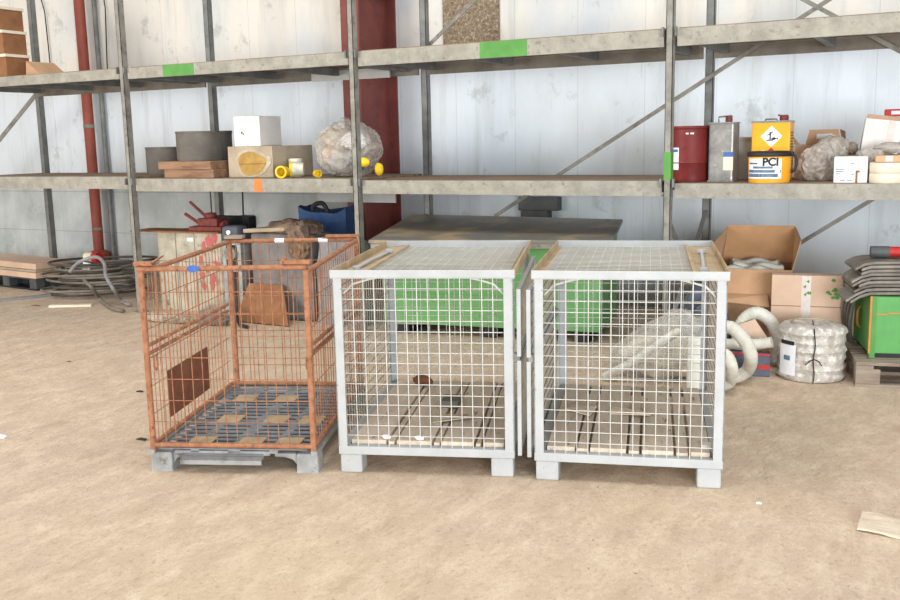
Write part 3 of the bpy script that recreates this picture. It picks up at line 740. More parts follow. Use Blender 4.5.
# canister
P = on(771.5, 7.06)
t = thing('yellow_canister', 'tall square yellow canister with a white hazard diamond behind the yellow pail', 'canister', P, R(2))
cw, cd, ch = .252, .24, .405
MB().bb(-cw / 2, cw / 2, -cd / 2, cd / 2, .004, ch).build('can_body', M['canister'], t, bevel=.008)
MB().bb(-cw / 2 - .004, cw / 2 + .004, -cd / 2 - .004, cd / 2 + .004, 0, .012).build('seam', M['tin'], t); MB().bb(-cw / 2 - .004, cw / 2 + .004, -cd / 2 - .004, cd / 2 + .004, ch - .008, ch + .006).build('seam', M['tin'], t)
MB().lathe([(.03, ch), (.03, ch + .03), (.026, ch + .045), (0, ch + .045)], 16, (.07, .0, 0)).slab([(.03, -.02, ch + .05), (.10, -.02, ch + .035), (.10, .03, ch + .03), (.03, .03, ch + .045)], .006).build('cap', M['dull_red'], t)
MB().tube([(-.06, .0, ch), (-.05, 0, ch + .018), (.02, 0, ch + .018), (.03, 0, ch)], .006, 6).build('handle', M['tin'], t, smooth=True)
yf = -cd / 2
dz, dx, dr = .305, .005, .072
MB().prism([(dx - dr, dz), (dx, dz - dr), (dx + dr, dz), (dx, dz + dr)], 'y', .004, (0, yf - .002, 0)).build('hazard_diamond', M['paper'], t, label='white hazard diamond')
sy = MB()
sy.prism([(-.012, .283), (-.004, .283), (-.003, .335), (-.012, .335)], 'y', .003, (dx, yf - .0035, 0))
sy.prism([(-.026, .31), (-.010, .318), (-.010, .325), (-.028, .316)], 'y', .003, (dx, yf - .0035, 0)); sy.prism([(-.006, .322), (.012, .334), (.010, .339), (-.006, .33)], 'y', .003, (dx, yf - .0035, 0))
sy.prism([(-.034, .276), (.010, .276), (.018, .283), (-.03, .283)], 'y', .003, (dx, yf - .0035, 0))
sy.prism([(-.004, .288), (.016, .280), (.034, .288), (.044, .281), (.044, .297), (.034, .291), (.016, .300)], 'y', .003, (dx, yf - .0035, 0))
sy.build('hazard_symbol', M['black'], t)
MB().prism([(dx - .052, .178), (dx, .126), (dx + .052, .178), (dx, .230)], 'y', .004, (0, yf - .002, 0)).build('hazard_diamond', M['red'], t, label='red hazard diamond half hidden by the pail')
MB().bb(-.06, -.03, yf - .0015, yf + .002, .205, .211).bb(-.075, -.045, yf - .0015, yf + .002, .192, .198).build('print_line', M['paper'], t)
pr = MB()
for k in range(15): pr.bb(cw / 2 - .001, cw / 2 + .0015, -.08, .09 - .02 * (k % 3), .05 + .0195 * k, .060 + .0195 * k)
pr.build('side_print', M['drumgrey'], t)
# pail
P = on(769, 6.775); k = mpp(P); r = 41 * k / 2; h = 31 * k
t = thing('yellow_pail', 'round yellow pail with a black rim and a PCI label at the shelf edge', 'pail', P)
ang = math.atan2(-P.x, P.y)
MB().lathe([(0, 0), (r * .95, 0), (r * .96, .008), (r, h * .80), (r, h * .84), (0, h * .84)], 40).build('pail_body', M['canister'], t, smooth=True)
MB().lathe([(r * .9, h * .83), (r + .006, h * .83), (r + .009, h * .86), (r + .009, h * .94), (r + .004, h * .97), (r - .01, h), (0, h * .99)], 40).build('pail_lid', M['black'], t, smooth=True)
pa = ang - .06
patch('paper_label', M['paper'], t, r * .99, ang - 1.25, ang + .58, h * .14, h * .78)
patch('print_block', M['label_blue'], t, r * .992, ang - 1.22, ang + .40, h * .19, h * .30); patch('print_block', M['label_blue'], t, r * .992, ang - 1.22, ang + .55, h * .33, h * .42); patch('print_block', M['label_blue'], t, r * .992, ang - .85, ang + .15, h * .46, h * .53)
patch('print_block', M['black'], t, r * .992, ang - 1.15, ang - .6, h * .60, h * .64, 4)
patch('print_block', M['paper'], t, r * .994, ang + .25, ang + .5, h * .30, h * .50, 4)
text_mesh('PCI', .072, M['black'], 'lettering', t, (ang + .04, 0, h * .66), 0, bend=r + .0012, bold=.0028)
hx = r * math.sin(ang + 1.25); hy = -r * math.cos(ang + 1.25)
hd = []
for k in range(9):
    a = R(100 - 190 * k / 8); hd.append((hx * 1.06 + .035 * math.cos(a) * .9, hy * 1.06 - .01, h * .62 + .058 * math.sin(a)))
MB().tube(hd, .009, 8).lathe([(0, -.016), (.018, -.016), (.018, .016), (0, .016)], 12, (hx * 1.03, hy * 1.03, h * .90)).build('handle', M['black'], t, smooth=True)

# opened carton with flaps
P = on(822, 7.28)
t = thing('open_carton', 'opened brown cardboard carton with raised flaps behind the crumpled bags', 'box', P, R(3))
MB().bb(-.19, .12, 0, .28, 0, .24).build('carton_body', M['card_pink'], t, bevel=.003)
MB().slab([(-.12, .0, .242), (.12, .0, .242), (.09, .06, .345), (-.10, .06, .345)], .005).build('flap', M['card'], t)
MB().slab([(-.19, .28, .242), (-.19, .0, .242), (-.24, .02, .31), (-.24, .26, .31)], .005).build('flap', M['card'], t)
MB().slab([(.10, .07, .345), (.125, .2, .33), (.13, .28, .242), (.12, .0, .242)], .005).build('flap', M['card_dark'], t)
MB().slab([(-.05, .018, .279), (.06, .018, .279), (.055, .0335, .315), (-.05, .0335, .315)], .002).build('paper_label', M['paper'], t)
# bags and boxes
P = on(821, 7.05)
t = thing('grey_bag', 'crumpled grey plastic bag on the shelf left of the small white carton', 'bag', P)
MB().blob((-.02, 0, .10), (.13, .11, .135), 5, .3, 1.8, 11, flatz=-.098).build('bag_film', M['bag_grey'], t, smooth=True)
MB().blob((.06, .06, .22), (.10, .08, .08), 4, .35, 2.0, 13).build('bag_neck', M['bag_grey'], t, smooth=True)
P = on(850, 6.72); k = mpp(P)
t = thing('small_white_carton', 'small white carton with faint print standing at the right shelf edge', 'box', P, R(4))
w_ = 31 * k; h_ = 26 * k
MB().bb(-w_ / 2, w_ / 2, 0, .19, 0, h_).build('carton_body', M['white_card'], t, bevel=.003)
MB().bb(.03, .043, -.0015, .001, .0, .07).bb(.03, .055, -.0015, .001, .066, .08).build('print_mark', M['card_dark'], t, label='brown printed mark')
m = MB()
for (x0, x1, z) in ((-.09, -.04, .085), (-.09, -.045, .07), (.0, .02, .12), (-.06, -.03, .015), (-.02, .01, .015), (-.09, -.06, .055), (.005, .02, .05)): m.bb(x0, x1, -.0015, .001, z, z + .006)
m.build('print_line', M['label_blue'], t)
# support carton with the tilted white carton on it
P = on(872, 7.13)
carton('brown_carton', 'brown cardboard carton carrying the tilted white carton at the right', P + Vector((0, 0, 0)), .36, .26, .165, R(2), 'card', seam=False)
P2 = P + Vector((.03, .02, .1665))
t = thing('tilted_carton', 'pale grey carton tilted over on top of the brown carton at the right', 'box', P2, R(8))
Tm = Matrix.Translation((0, .05, -.014)) @ Matrix.Rotation(R(7), 4, 'Y')
q = MB().bb(-.115, .115, 0, .13, .03, .25, Tm); q.build('carton_body', M['white_card'], t, bevel=.003)
MB().bb(.03, .075, -.0015, .001, .03, .25, Tm).build('packing_tape', M['tape'], t)
MB().slab([Tm @ Vector((-.115, 0, .25)), Tm @ Vector((.115, 0, .25)), Tm @ Vector((.11, -.03, .275)), Tm @ Vector((-.11, -.03, .275))], .003).build('flap', M['card_pink'], t)
tag(MB().blob((0, 0, .042), (.036, .04, .045), 4, .3, 2.4, 21, flatz=-.041).build('crumpled_paper', M['card_grey'], loc=P + Vector((-.145, .12, .1665))), 'ball of crumpled brown paper beside the tilted carton', 'paper')
P = on(889, 6.745); k = mpp(P)
for j in range(2):
    t = thing('cream_roll', ['lower', 'upper'][j] + ' flat cream roll stacked at the right end of the shelf', 'roll', P + Vector((0, 0, .066 * j)), 0, 'cream rolls at the right shelf edge')
    MB().lathe([(.04, 0), (.115, 0), (.118, .006), (.118, .058), (.115, .064), (.04, .064), (.04, 0)], 36).build('roll_body', M['cream'], t, smooth=True)
    MB().lathe([(.034, .001), (.040, .001), (.040, .063), (.034, .063), (.034, .001)], 24).build('core', M['card'], t, smooth=True)
t = carton('flat_carton', 'flat brown carton with a white label on top of the cream rolls', P + Vector((.02, -.09, .1325)), .20, .16, .042, R(2), 'card', seam=False)
MB().bb(-.04, .0, -.0015, .001, .006, .038).build('paper_label', M['paper'], t)
P = on(873, 6.985)
t = thing('grey_bag', 'crumpled grey plastic bag slumped behind the cream rolls and flat carton', 'bag', P)
MB().blob((-.02, 0, .10), (.09, .055, .11), 5, .3, 2.0, 31, flatz=-.098).build('bag_film', M['bag_grey'], t, smooth=True)
MB().blob((.10, .04, .215), (.11, .06, .035), 4, .35, 2.0, 33).build('bag_neck', M['bag_grey'], t, smooth=True)
# tall pile at right edge
P = on(905, 7.46)
cols = ['white_card', 'label_blue', 'white_card', 'dark', 'whiteplastic', 'red']
hs = [.23, .07, .045, .05, .03, .05]; z = 0
labs = ['white carton at the bottom of the pile at the right edge of the shelf', 'slate box in the pile at the right edge of the shelf', 'thin white box in the pile at the right edge of the shelf', 'dark box in the pile at the right edge of the shelf', 'thin white slab near the top of the pile at the right edge', 'red box on top of the pile at the right edge of the shelf']
for j in range(6):
    t = thing('flat_box', labs[j], 'box', P + Vector((0, 0, z)), R([2, -3, 1, 4, -2, 5][j]), 'pile at the right shelf edge')
    MB().bb(-.15, .16, -.02, .2, 0, hs[j] - .001).build('box_body', M[cols[j]], t, bevel=.003)
    MB().bb(-.11, -.02, -.0215, -.019, hs[j] * .25, hs[j] * .75 - .001).build('side_label', M['paper'] if cols[j] not in ('white_card', 'whiteplastic') else M['label_blue'], t)
    z += hs[j]

# ------------------------------------------------------------------ floor, left: boards on a dark pallet, hoses
P = fl(37, 291); PZ = R(-7)
t = thing('dark_pallet', 'low dark pallet under the pale boards at the far left', 'pallet', P, PZ)
for y in (0, .18, .36):
    MB().bb(-1.2, 0, y, y + .1, 0, .02).build('runner', M['black'], t)
    for x in (-1.2, -.66, -.13): MB().bb(x, x + .13, y, y + .1, .0205, .12).build('block', M['dark'], t)
for k in range(5): MB().bb(-1.2, 0, (.095 * k), .095 * k + .08, .1205, .14).build('deck_board', M['dark'], t)
for j, (dx, h0, h1) in enumerate(((.03, .141, .205), (.0, .206, .232), (-.02, .233, .30))):
    lab = ['lowest', 'middle', 'topmost'][j] + ' pale flat board stacked on the dark pallet at far left'
    tag(MB().bb(-1.25, .02 + dx, -.03 + .02 * j, .46, h0, h1 - .001).build('pale_board', M['card_pink'] if j != 1 else M['card_grey'], loc=P, rz=PZ, bevel=.004), lab, 'board', 'pale boards at far left')
HL = 'grey hose coiled in the tangled pile by the red pipe'
HG = 'tangled grey hoses'
cen = Vector((-8.06, 7.22, 0))
zt = .018
for j in range(13):
    r0 = (.47, .36, .50, .42, .33)[j % 5] + random.uniform(-.05, .04); c2 = cen + Vector((random.uniform(-.10, .10), random.uniform(-.09, .09), 0))
    hr_ = (.0125, .0115, .0125)[j % 3]; pts = []
    ph = random.uniform(0, 6); zt = .036 + .0262 * j
    for k in range(48):
        a = 2 * math.pi * k / 48
        rr = r0 * (1 + .10 * math.sin(2 * a + ph) + .06 * math.sin(3 * a + j))
        pts.append(c2 + Vector((rr * math.cos(a) * 1.15, rr * math.sin(a) * .8, zt + .022 * (c2.x - cen.x + rr * math.cos(a)) / .5)))
    o = MB().tube(pts, hr_, 8, True).build('grey_hose', M['greyhose' if j % 3 else 'hosedark'], smooth=True)
    tag(o, HL, 'hose', HG)
# one hose loop that spills out in front
pts = [at(70, 272, 6.72), at(78, 263, 6.74), at(95, 257, 6.80), at(104, 263, 6.76), at(106, 276, 6.72), at(114, 290, 6.70), fl(121, 300, .03), fl(127, 304, .024), fl(131, 305, .024)]
def smooth_path(p, n=6):
    out = []
    for i in range(len(p) - 1):
        p0 = p[max(i - 1, 0)]; p1 = p[i]; p2 = p[i + 1]; p3 = p[min(i + 2, len(p) - 1)]
        for k in range(n):
            s = k / n
            out.append(.5 * ((2 * p1) + (p2 - p0) * s + (2 * p0 - 5 * p1 + 4 * p2 - p3) * s * s + (3 * p1 - p0 - 3 * p2 + p3) * s ** 3))
    out.append(p[-1]); return out
tag(MB().tube(smooth_path([Vector(p) for p in pts]), .018, 8).build('loose_hose', M['greysack'], smooth=True), 'pale grey hose looping out in front of the hose pile', 'hose')
pts = [at(84, 280, 6.64), at(92, 288, 6.64), fl(100, 299, .03), fl(112, 308, .024), fl(124, 311, .024)]
tag(MB().tube(smooth_path([Vector(p) for p in pts]), .017, 8).build('loose_hose', M['greyhose'], smooth=True), 'darker hose end running from the pile along the floor to the rack post', 'hose')
P = at(93, 257, 7.05)
t = thing('hose_coupling', 'red and white cylindrical coupling with a paper tag on the hose pile', 'coupling', P)
MB().lathe([(0, -.10), (.045, -.10), (.05, .02), (0, .02)], 20, T=Matrix.Rotation(R(90), 4, 'Y')).build('socket', M['cream'], t, smooth=True)
MB().lathe([(0, .02), (.056, .02), (.056, .09), (0, .09)], 20, T=Matrix.Rotation(R(90), 4, 'Y')).build('collar', M['red'], t, smooth=True)
MB().slab([(-.08, -.06, -.05), (.04, -.06, -.06), (.03, -.10, -.15), (-.06, -.10, -.14)], .003).build('paper_tag', M['paper'], t)
P = fl(69, 286, 0)
t = thing('pipe_stub', 'short grey pipe end facing out between boards and hoses', 'pipe', Vector((P.x + .09, P.y - .14, .22)))
MB().lathe([(.036, 0), (.058, 0), (.058, .25), (.036, .25), (.036, 0)], 24, T=Matrix.Rotation(R(-90), 4, 'X') @ Matrix.Rotation(0, 4, 'Z')).build('pipe_wall', M['palletwood'], t, smooth=True)
MB().bb(-.05, .05, .02, .22, -.22, -.058).build('support_block', M['palletwood'], t)
for (a, b, m, lab) in (((-15, 302), (50, 295), 'greysack', 'long greenish grey slat lying in front of the dark pallet'), ((50, 306), (92, 305), 'cream', 'long cream slat lying in front of the hose pile')):
    A = fl(*a, .012); B = fl(*b, .012)
    tag(MB().bar(A, B, .07, .022).build('timber_strip', M[m]), lab, 'slat')

# ------------------------------------------------------------------ floor, left-centre: scuffed white crate with a red tool, bundle, sack
P = Vector((-6.33, 6.78, 0))
t = thing('white_crate', 'scuffed white crate with red paint splashes behind the orange cage', 'crate', P, R(4))
cw, cd, ch = .74, .62, .745
MB().bb(-cw / 2, cw / 2, 0, cd, 0, ch).build('crate_body', M['crate'], t, bevel=.006)
sp = MB()
random.seed(3)
for k in range(16):
    x = random.uniform(.06, .33); z = random.uniform(.25, .74); w1 = random.uniform(.012, .04); h1 = random.uniform(.02, .12)
    sp.prism([(x - w1, z), (x - w1 * .4, z - h1 * .6), (x + w1 * .3, z - h1), (x + w1, z - h1 * .2), (x + w1 * .5, z + h1 * .3), (x - w1 * .3, z + h1 * .2)], 'y', .003, (0, -.0016 - .0002 * k, 0))
sp.build('paint_splash', M['pinkred'], t, label='red paint splashes')
MB().bb(-.02, .05, -.0025, .001, .665, .70).build('paper_label', M['paper'], t)
MB().bb(-.16, -.152, -.002, .001, .0, ch).bb(.06, .066, -.002, .001, 0, ch).bb(-cw / 2, cw / 2, -.002, .001, .47, .476).build('panel_joint', M['greyhose'], t)
# board over the crate
Q = P + Vector((0, 0, ch + .0005))
tag(MB().bb(-.66, .36, -.03, .28, 0, .012).build('thin_board', M['card_dark'], loc=Q, rz=R(5)), 'thin dark board laid across the top of the white crate', 'board')
Q = Q + Vector((.12, .12, .0125))
t = thing('red_tool', 'red painted machine tool with levers on top of the white crate', 'tool', Q, R(5))
MB().bb(-.15, .22, -.08, .12, 0, .045).bb(-.06, .16, -.06, .1, .045, .12).lathe([(0, .12), (.06, .12), (.05, .165), (0, .17)], 14, (.04, .02, 0)).build('tool_base', M['dull_red'], t, bevel=.01)
MB().tube([(-.06, -.03, .07), (-.2, -.05, .16)], .016, 8).build('lever', M['dull_red'], t, smooth=True)
MB().tube([(.0, .0, .13), (-.16, -.02, .27)], .015, 8).build('lever', M['dull_red'], t, smooth=True)
MB().tube([(.05, .02, .16), (.05, .02, .36)], .006, 8).lathe([(0, .36), (.014, .36), (.014, .385), (0, .385)], 10, (.05, .02, 0)).build('spindle', M['black'], t, smooth=True)
MB().tube([(.16, .0, .05), (.24, -.04, .08)], .026, 8).build('clamp', M['dull_red'], t, smooth=True)
Qb = Vector((Q.x, Q.y + .28, P.z + ch + .0005))
tag(MB().bb(-.24, .26, 0, .12, 0, .125).build('black_case', M['black'], loc=Qb, rz=R(4), bevel=.006), 'black case standing behind the red tool on the white crate', 'case')
tag(MB().tube([(0, 0, 0), (.01, 0, .36)], .008, 8).build('steel_rod', M['black'], loc=Qb + Vector((.235, -.035, 0))), 'thin upright black rod beside the red tool', 'rod')
# small grey motor on a slim stand of pipe clamps right of the crate
P = Vector((-5.72, 6.72, 0))
t = thing('grey_motor', 'dark grey motor block on grey steel brackets right of the white crate', 'motor', P, R(4))
MB().bb(-.13, -.09, -.03, .2, 0, .70).bb(.03, .07, -.03, .2, 0, .70).bb(-.13, .07, -.03, .2, .66, .70).bb(-.13, .07, -.03, .2, .42, .45).bb(-.13, .07, -.03, .2, 0, .03).build('bracket', M['steel_pallet'], t)
MB().lathe([(.03, 0), (.06, 0), (.06, .03), (.03, .03), (.03, 0)], 20, T=Matrix.Translation((-.03, -.06, .58)) @ Matrix.Rotation(R(-90), 4, 'X')).build('ring', M['galv'], t, smooth=True)
MB().bb(-.12, .06, -.05, .12, .70, .83).build('motor_body', M['slate'], t, bevel=.03)
MB().lathe([(0, 0), (.02, 0), (.02, .015), (0, .015)], 14, T=Matrix.Translation((-.03, -.05, .775)) @ Matrix.Rotation(R(90), 4, 'X')).build('bolt', M['paper'], t, smooth=True)
# dirty bundle: grey tarpaulin wrapped boards with rags on top
P = Vector((-5.12, 6.75, 0))
t = thing('tarp_bundle', 'grey tarpaulin covered stack with dirty rags on top behind the orange cage', 'bundle', P, R(2))
MB().bb(-.45, .20, 0, .34, 0, .77).build('covered_stack', M['tarp'], t, bevel=.03)
MB().slab([(-.50, -.03, .805), (-.05, -.04, .83), (.10, .36, .825), (-.45, .36, .80)], .035).build('top_board', M['card_grey'], t, bevel=.008)
MB().blob((-.04, .12, .80), (.27, .13, .09), 4, .4, 1.8, 41, flatz=-.03).build('rag', M['rags'], t, smooth=True)
MB().blob((.10, -.03, .70), (.10, .08, .17), 4, .45, 2.4, 44).build('rag', M['rags'], t, smooth=True)
A = fl(262, 312); B = fl(306, 318)
tag(MB().slab([Vector((A.x + .10, 6.50, .012)), Vector((B.x + .12, 6.48, .012)), Vector((B.x - .10, 6.71, .32)), Vector((A.x + .10, 6.71, .32))], .02).build('leaning_board', M['card_dark']), 'brown board leaning against the tarpaulin covered stack', 'board')
MBx = MB().tube([fl(236, 320, .02), at(233, 308, 6.45), fl(240, 325, .02), fl(248, 327, .02)], .016, 8).build('black_cable', M['black'], smooth=True)
tag(MBx, 'short black cable heap on the floor left of the leaning board', 'cable')
A = at(220, 309, 6.4)
tag(MB().blob((0, 0, .06), (.16, .07, .07), 4, .5, 2.6, 51, flatz=-.058).build('debris_heap', M['tarp'], loc=fl(214, 325)), 'small dark heap of wrapping on the floor in front of the white crate', 'debris')
tag(MB().blob((0, 0, .035), (.24, .07, .04), 4, .5, 2.6, 52, flatz=-.033).build('packing_scrap', M['crate'], loc=fl(168, 322)), 'pale crumpled packing on the floor in front of the white crate', 'packing')
# blue sack in front of the column and grey sack
P = Vector((colm(336, 7.34, .7).x, 7.34, 0))
t = thing('blue_sack', 'tall blue fabric sack with a dark handle beside the red column', 'sack', P, R(12))
m = MB().bb(-.30, .17, -.14, .15, 0, .94); bmesh.ops.subdivide_edges(m.bm, edges=m.bm.edges, cuts=10, use_grid_fill=True)
for v in m.bm.verts:
    n0 = noise.noise(v.co * 4 + Vector((3, 1, 2))); v.co += Vector((n0 * .05, noise.noise(v.co * 5) * .05, 0 if v.co.z < .02 else noise.noise(v.co * 3.1 + Vector((9, 0, 0))) * .09))
    if v.co.z > .7: v.co.z += .07 * ((v.co.x + .065) / .235) ** 2 - .03
m.build('sack_body', M['bluebag'], t, smooth=True)
MB().tube(smooth_path([Vector((-.20, -.08, .90)), Vector((-.17, -.08, .985)), Vector((-.08, -.08, 1.0)), Vector((-.03, -.08, .90))]), .022, 8).build('handle', M['black'], t, smooth=True)
P = Vector((-4.60, 6.80, 0))
t = thing('grey_sack', 'slumped grey plastic sack in front of the blue sack', 'sack', P)
m = MB().bb(-.24, .20, -.10, .2, 0, .73); bmesh.ops.subdivide_edges(m.bm, edges=m.bm.edges, cuts=10, use_grid_fill=True)
for v in m.bm.verts:
    v.co += Vector((noise.noise(v.co * 4) * .06, noise.noise(v.co * 5 + Vector((5, 5, 5))) * .06, 0 if v.co.z < .02 else noise.noise(v.co * 3 + Vector((2, 9, 0))) * .08))
    f = 1 - .25 * max(0, v.co.z - .3); v.co.x *= f
m.build('sack_body', M['greysack'], t, smooth=True)
a = at(244, 220, VW - .1)
tag(MB().bb(-.07, .07, -.05, .1, -.05, .05).build('socket_box', M['slate'], loc=(a.x, VW - .1, a.z), bevel=.006), 'small slate socket box on the wall above the tarpaulin stack', 'box')

# ------------------------------------------------------------------ floor, right
# closed carton with green marks
P = Vector((-.86, 6.79, 0))
t = thing('closed_carton', 'closed pale cardboard carton with green marks behind the wrapped rope roll', 'box', P, R(9))
w_, h_ = .455, .60
MB().bb(-w_ / 2, w_ / 2, 0, .13, 0, h_).build('carton_body', M['card_pink'], t, bevel=.005)
MB().bb(-.035, .025, -.0022, .001, .33, h_ - .002).bb(-.03, .02, -.0026, .001, .10, .33).build('packing_tape', M['tape'], t)
MB().bb(-w_ / 2, w_ / 2, -.002, .001, .388, .392).build('flap_line', M['card_dark'], t)
gm = MB(); random.seed(9)
for k in range(14):
    x = random.uniform(.13, .205); z = random.uniform(.45, .58); a = random.uniform(.01, .026)
    gm.prism([(x - a, z), (x, z - a * .5), (x + a * .5, z - a * .2), (x + a * .3, z + a * .5), (x - a * .5, z + a * .7)], 'y', .002, (0, -.0012 - .0002 * k, 0))
for k in range(5):
    x = random.uniform(-.02, .02); z = random.uniform(.47, .57); gm.prism([(x - .01, z), (x + .008, z - .012), (x + .01, z + .014)], 'y', .002, (0, -.0032, 0))
gm.build('green_mark', M['green_tape'], t, label='green paint marks')
# big open box with rope inside
P = Vector((-1.24, 6.98, 0))
t = thing('open_box', 'large open cardboard box with upright flaps holding white rope at the right', 'box', P, R(8))
w_, d_, h_ = .50, .44, .60
MB().bb(-w_ / 2, w_ / 2, 0, .006, 0, h_).build('front_wall', M['card'], t)
MB().bb(-w_ / 2, w_ / 2, d_ - .006, d_, 0, h_).build('rear_wall', M['card_in'], t)
MB().bb(-w_ / 2, -w_ / 2 + .006, .006, d_ - .006, 0, h_).bb(w_ / 2 - .006, w_ / 2, .006, d_ - .006, 0, h_).build('side_wall', M['card_in'], t)
MB().bb(-w_ / 2, w_ / 2, .006, d_ - .006, 0, .006).bb(-w_ / 2 + .01, w_ / 2 - .01, .01, d_ - .01, .52, .526).build('filler_board', M['card_in'], t)
MB().slab([(-w_ / 2, d_, h_), (w_ / 2, d_, h_), (w_ / 2 + .01, d_ + .05, h_ + .27), (-w_ / 2 + .03, d_ + .05, h_ + .27)], .006).build('flap', M['card_in'], t)
MB().slab([(-w_ / 2, .0, h_), (-w_ / 2, d_, h_), (-w_ / 2 + .03, d_ + .04, h_ + .26), (-w_ / 2 - .05, .16, h_ + .16)], .006).build('flap', M['card'], t)
MB().slab([(w_ / 2, d_, h_), (w_ / 2, .0, h_), (w_ / 2 + .05, .10, h_ + .20), (w_ / 2 + .01, d_ + .04, h_ + .26)], .006).build('flap', M['card'], t)
MB().slab([(-w_ / 2 + .06, -.001, .42), (w_ / 2 - .16, -.001, .42), (w_ / 2 - .14, -.12, .35), (-w_ / 2, -.16, .39)], .006).build('flap', M['card'], t)
for j, (yy, x0, x1, bend, zz) in enumerate(((.075, -.19, .10, .02, .578), (.185, -.15, .19, -.025, .592), (.30, -.18, .16, .03, .604))):
    pts = [local(t, (x0 + (x1 - x0) * k / 12, yy + bend * math.sin(math.pi * k / 12) * .8, zz + .012 * math.sin(k * .9 + j))) for k in range(13)]
    tag(MB().tube(pts, .034, 10).build('rope_length', M['whitehose'], smooth=True), ['front', 'middle', 'rear'][j] + ' length of thick white rope lying in the open cardboard box', 'rope', 'rope lengths in the open box')
# wrapped rope roll
P = fl(810, 384) ; dirv = Vector((P.x, P.y, 0)).normalized(); 
rr = 32.5 * mpp(P + dirv * .2); P = P + dirv * rr
t = thing('rope_roll', 'squat roll of rope wrapped in clear film standing on the floor', 'roll', P)
hr = .335; prof = [(0, 0), (rr * .86, 0)]
for k in range(6):
    z0 = hr * k / 6
    prof += [(rr * .955, z0 + .006), (rr, z0 + hr / 12), (rr * .955, z0 + hr / 6 - .004)]
prof += [(rr * .84, hr + .012), (rr * .55, hr + .02), (rr * .3, hr + .014), (0, hr + .010)]
m = MB().lathe(prof, 56)
for v in m.bm.verts:
    if v.co.z > .01: v.co += Vector((noise.noise(v.co * 14), noise.noise(v.co * 14 + Vector((4, 4, 4))), noise.noise(v.co * 12 + Vector((8, 8, 8))))) * .010
m.build('roll_body', M['wrap'], t, smooth=True)
ang = math.atan2(-P.x, P.y)
patch('paper_label', M['paper'], t, rr + .004, ang - 1.05, ang - .45, .04, .24)
patch('label_print', M['label_blue'], t, rr + .0055, ang - .85, ang - .62, .135, .165, 4); patch('label_strip', M['black'], t, rr + .0055, ang - 1.0, ang - .5, .235, .26, 8)
st = []
for k in range(12): st.append((math.sin(ang + .08 + .02 * math.sin(k)) * (rr + .008), -math.cos(ang + .08 + .02 * math.sin(k)) * (rr + .008), .01 + .33 * k / 11))
st.append((0, 0, hr + .03)); MB().tube([Vector(q) for q in st], .0035, 6).tube([(math.sin(ang + a) * (rr + .012), -math.cos(ang + a) * (rr + .012), z) for a, z in ((-.15, .12), (-.02, .15), (.08, .16), (.2, .15), (.3, .12))], .0035, 6).build('tie_cord', M['black'], t, smooth=True)
MB().tube([(rr * .6 * math.cos(a), rr * .6 * math.sin(a), hr + .018) for a in [k * .4 for k in range(13)]], .010, 8).build('rope_end', M['card_grey'], t, smooth=True)
# white corrugated hoses
rib = [1, 1, .95]
def hose(pts, r, lab): tag(MB().tube(smooth_path([Vector(p) for p in pts], 14), r, 12, rib=rib).build('white_hose', M['whitehose'], smooth=True), lab, 'hose', 'white corrugated hoses')
rH = .045
hose([fl(735, 372, rH) + Vector((0, .25, .05)), at(738, 336, 6.55), at(744, 320, 6.55), at(757, 313, 6.55), at(770, 321, 6.58), at(777, 335, 6.59), at(778, 350, 6.60), at(777, 362, 6.60)], rH, 'white corrugated hose arching up between the open box and the rope roll')
hose([at(721, 328, 5.95), at(732, 328, 5.93), at(744, 340, 5.92), at(751, 357, 5.92), fl(747, 371, .05), fl(735, 377, .05), fl(726, 377, .05)], .042, 'white corrugated hose curving in a wide loop beside the right cage')
hose([at(712, 352, 5.72), at(726, 355, 5.70), at(732, 368, 5.68), fl(730, 382, .045), fl(720, 386, .045)], .036, 'white corrugated hose end in a small loop nearest the right cage post')
hose([at(712, 344, 6.29), at(735, 344, 6.29), at(757, 344, 6.29), at(772, 342, 6.29)], .036, 'straight white corrugated hose lying behind the wide hose loop')
# stuff among the hoses
A = Vector((-1.05, 6.27, 0))
t = thing('striped_box', 'low grey and red box on the floor between the white hoses', 'box', A, R(10))
MB().bb(-.20, .05, 0, .09, 0, .155).build('box_body', M['slate'], t, bevel=.006)
MB().bb(-.20, .05, -.002, .001, .142, .154).bb(-.10, -.094, -.002, .001, .02, .15).bb(-.02, .045, -.002, .001, .05, .08).build('red_trim', M['red'], t)
tag(MB().slab([at(737, 325, 6.46), at(751, 347, 6.46), at(771, 343, 6.50), at(755, 319, 6.50)], .012).build('cardboard_sheet', M['card_pink']), 'pale cardboard sheet leaning behind the white hose loops', 'cardboard')
tag(MB().blob((0, 0, .20), (.13, .12, .235), 4, .3, 1.8, 61, flatz=-.198).build('slate_bag', M['slate'], loc=Vector((-1.45, 6.57, 0)), smooth=True), 'dark slate bag standing behind the right cage beside the hoses', 'bag')
tag(MB().blob((0, 0, .22), (.12, .12, .25), 4, .25, 1.8, 66, flatz=-.218).build('slate_bag', M['slate'], loc=Vector((-1.62, 6.90, 0)), smooth=True), 'dark slate bag further back behind the right cage near the rack post', 'bag')
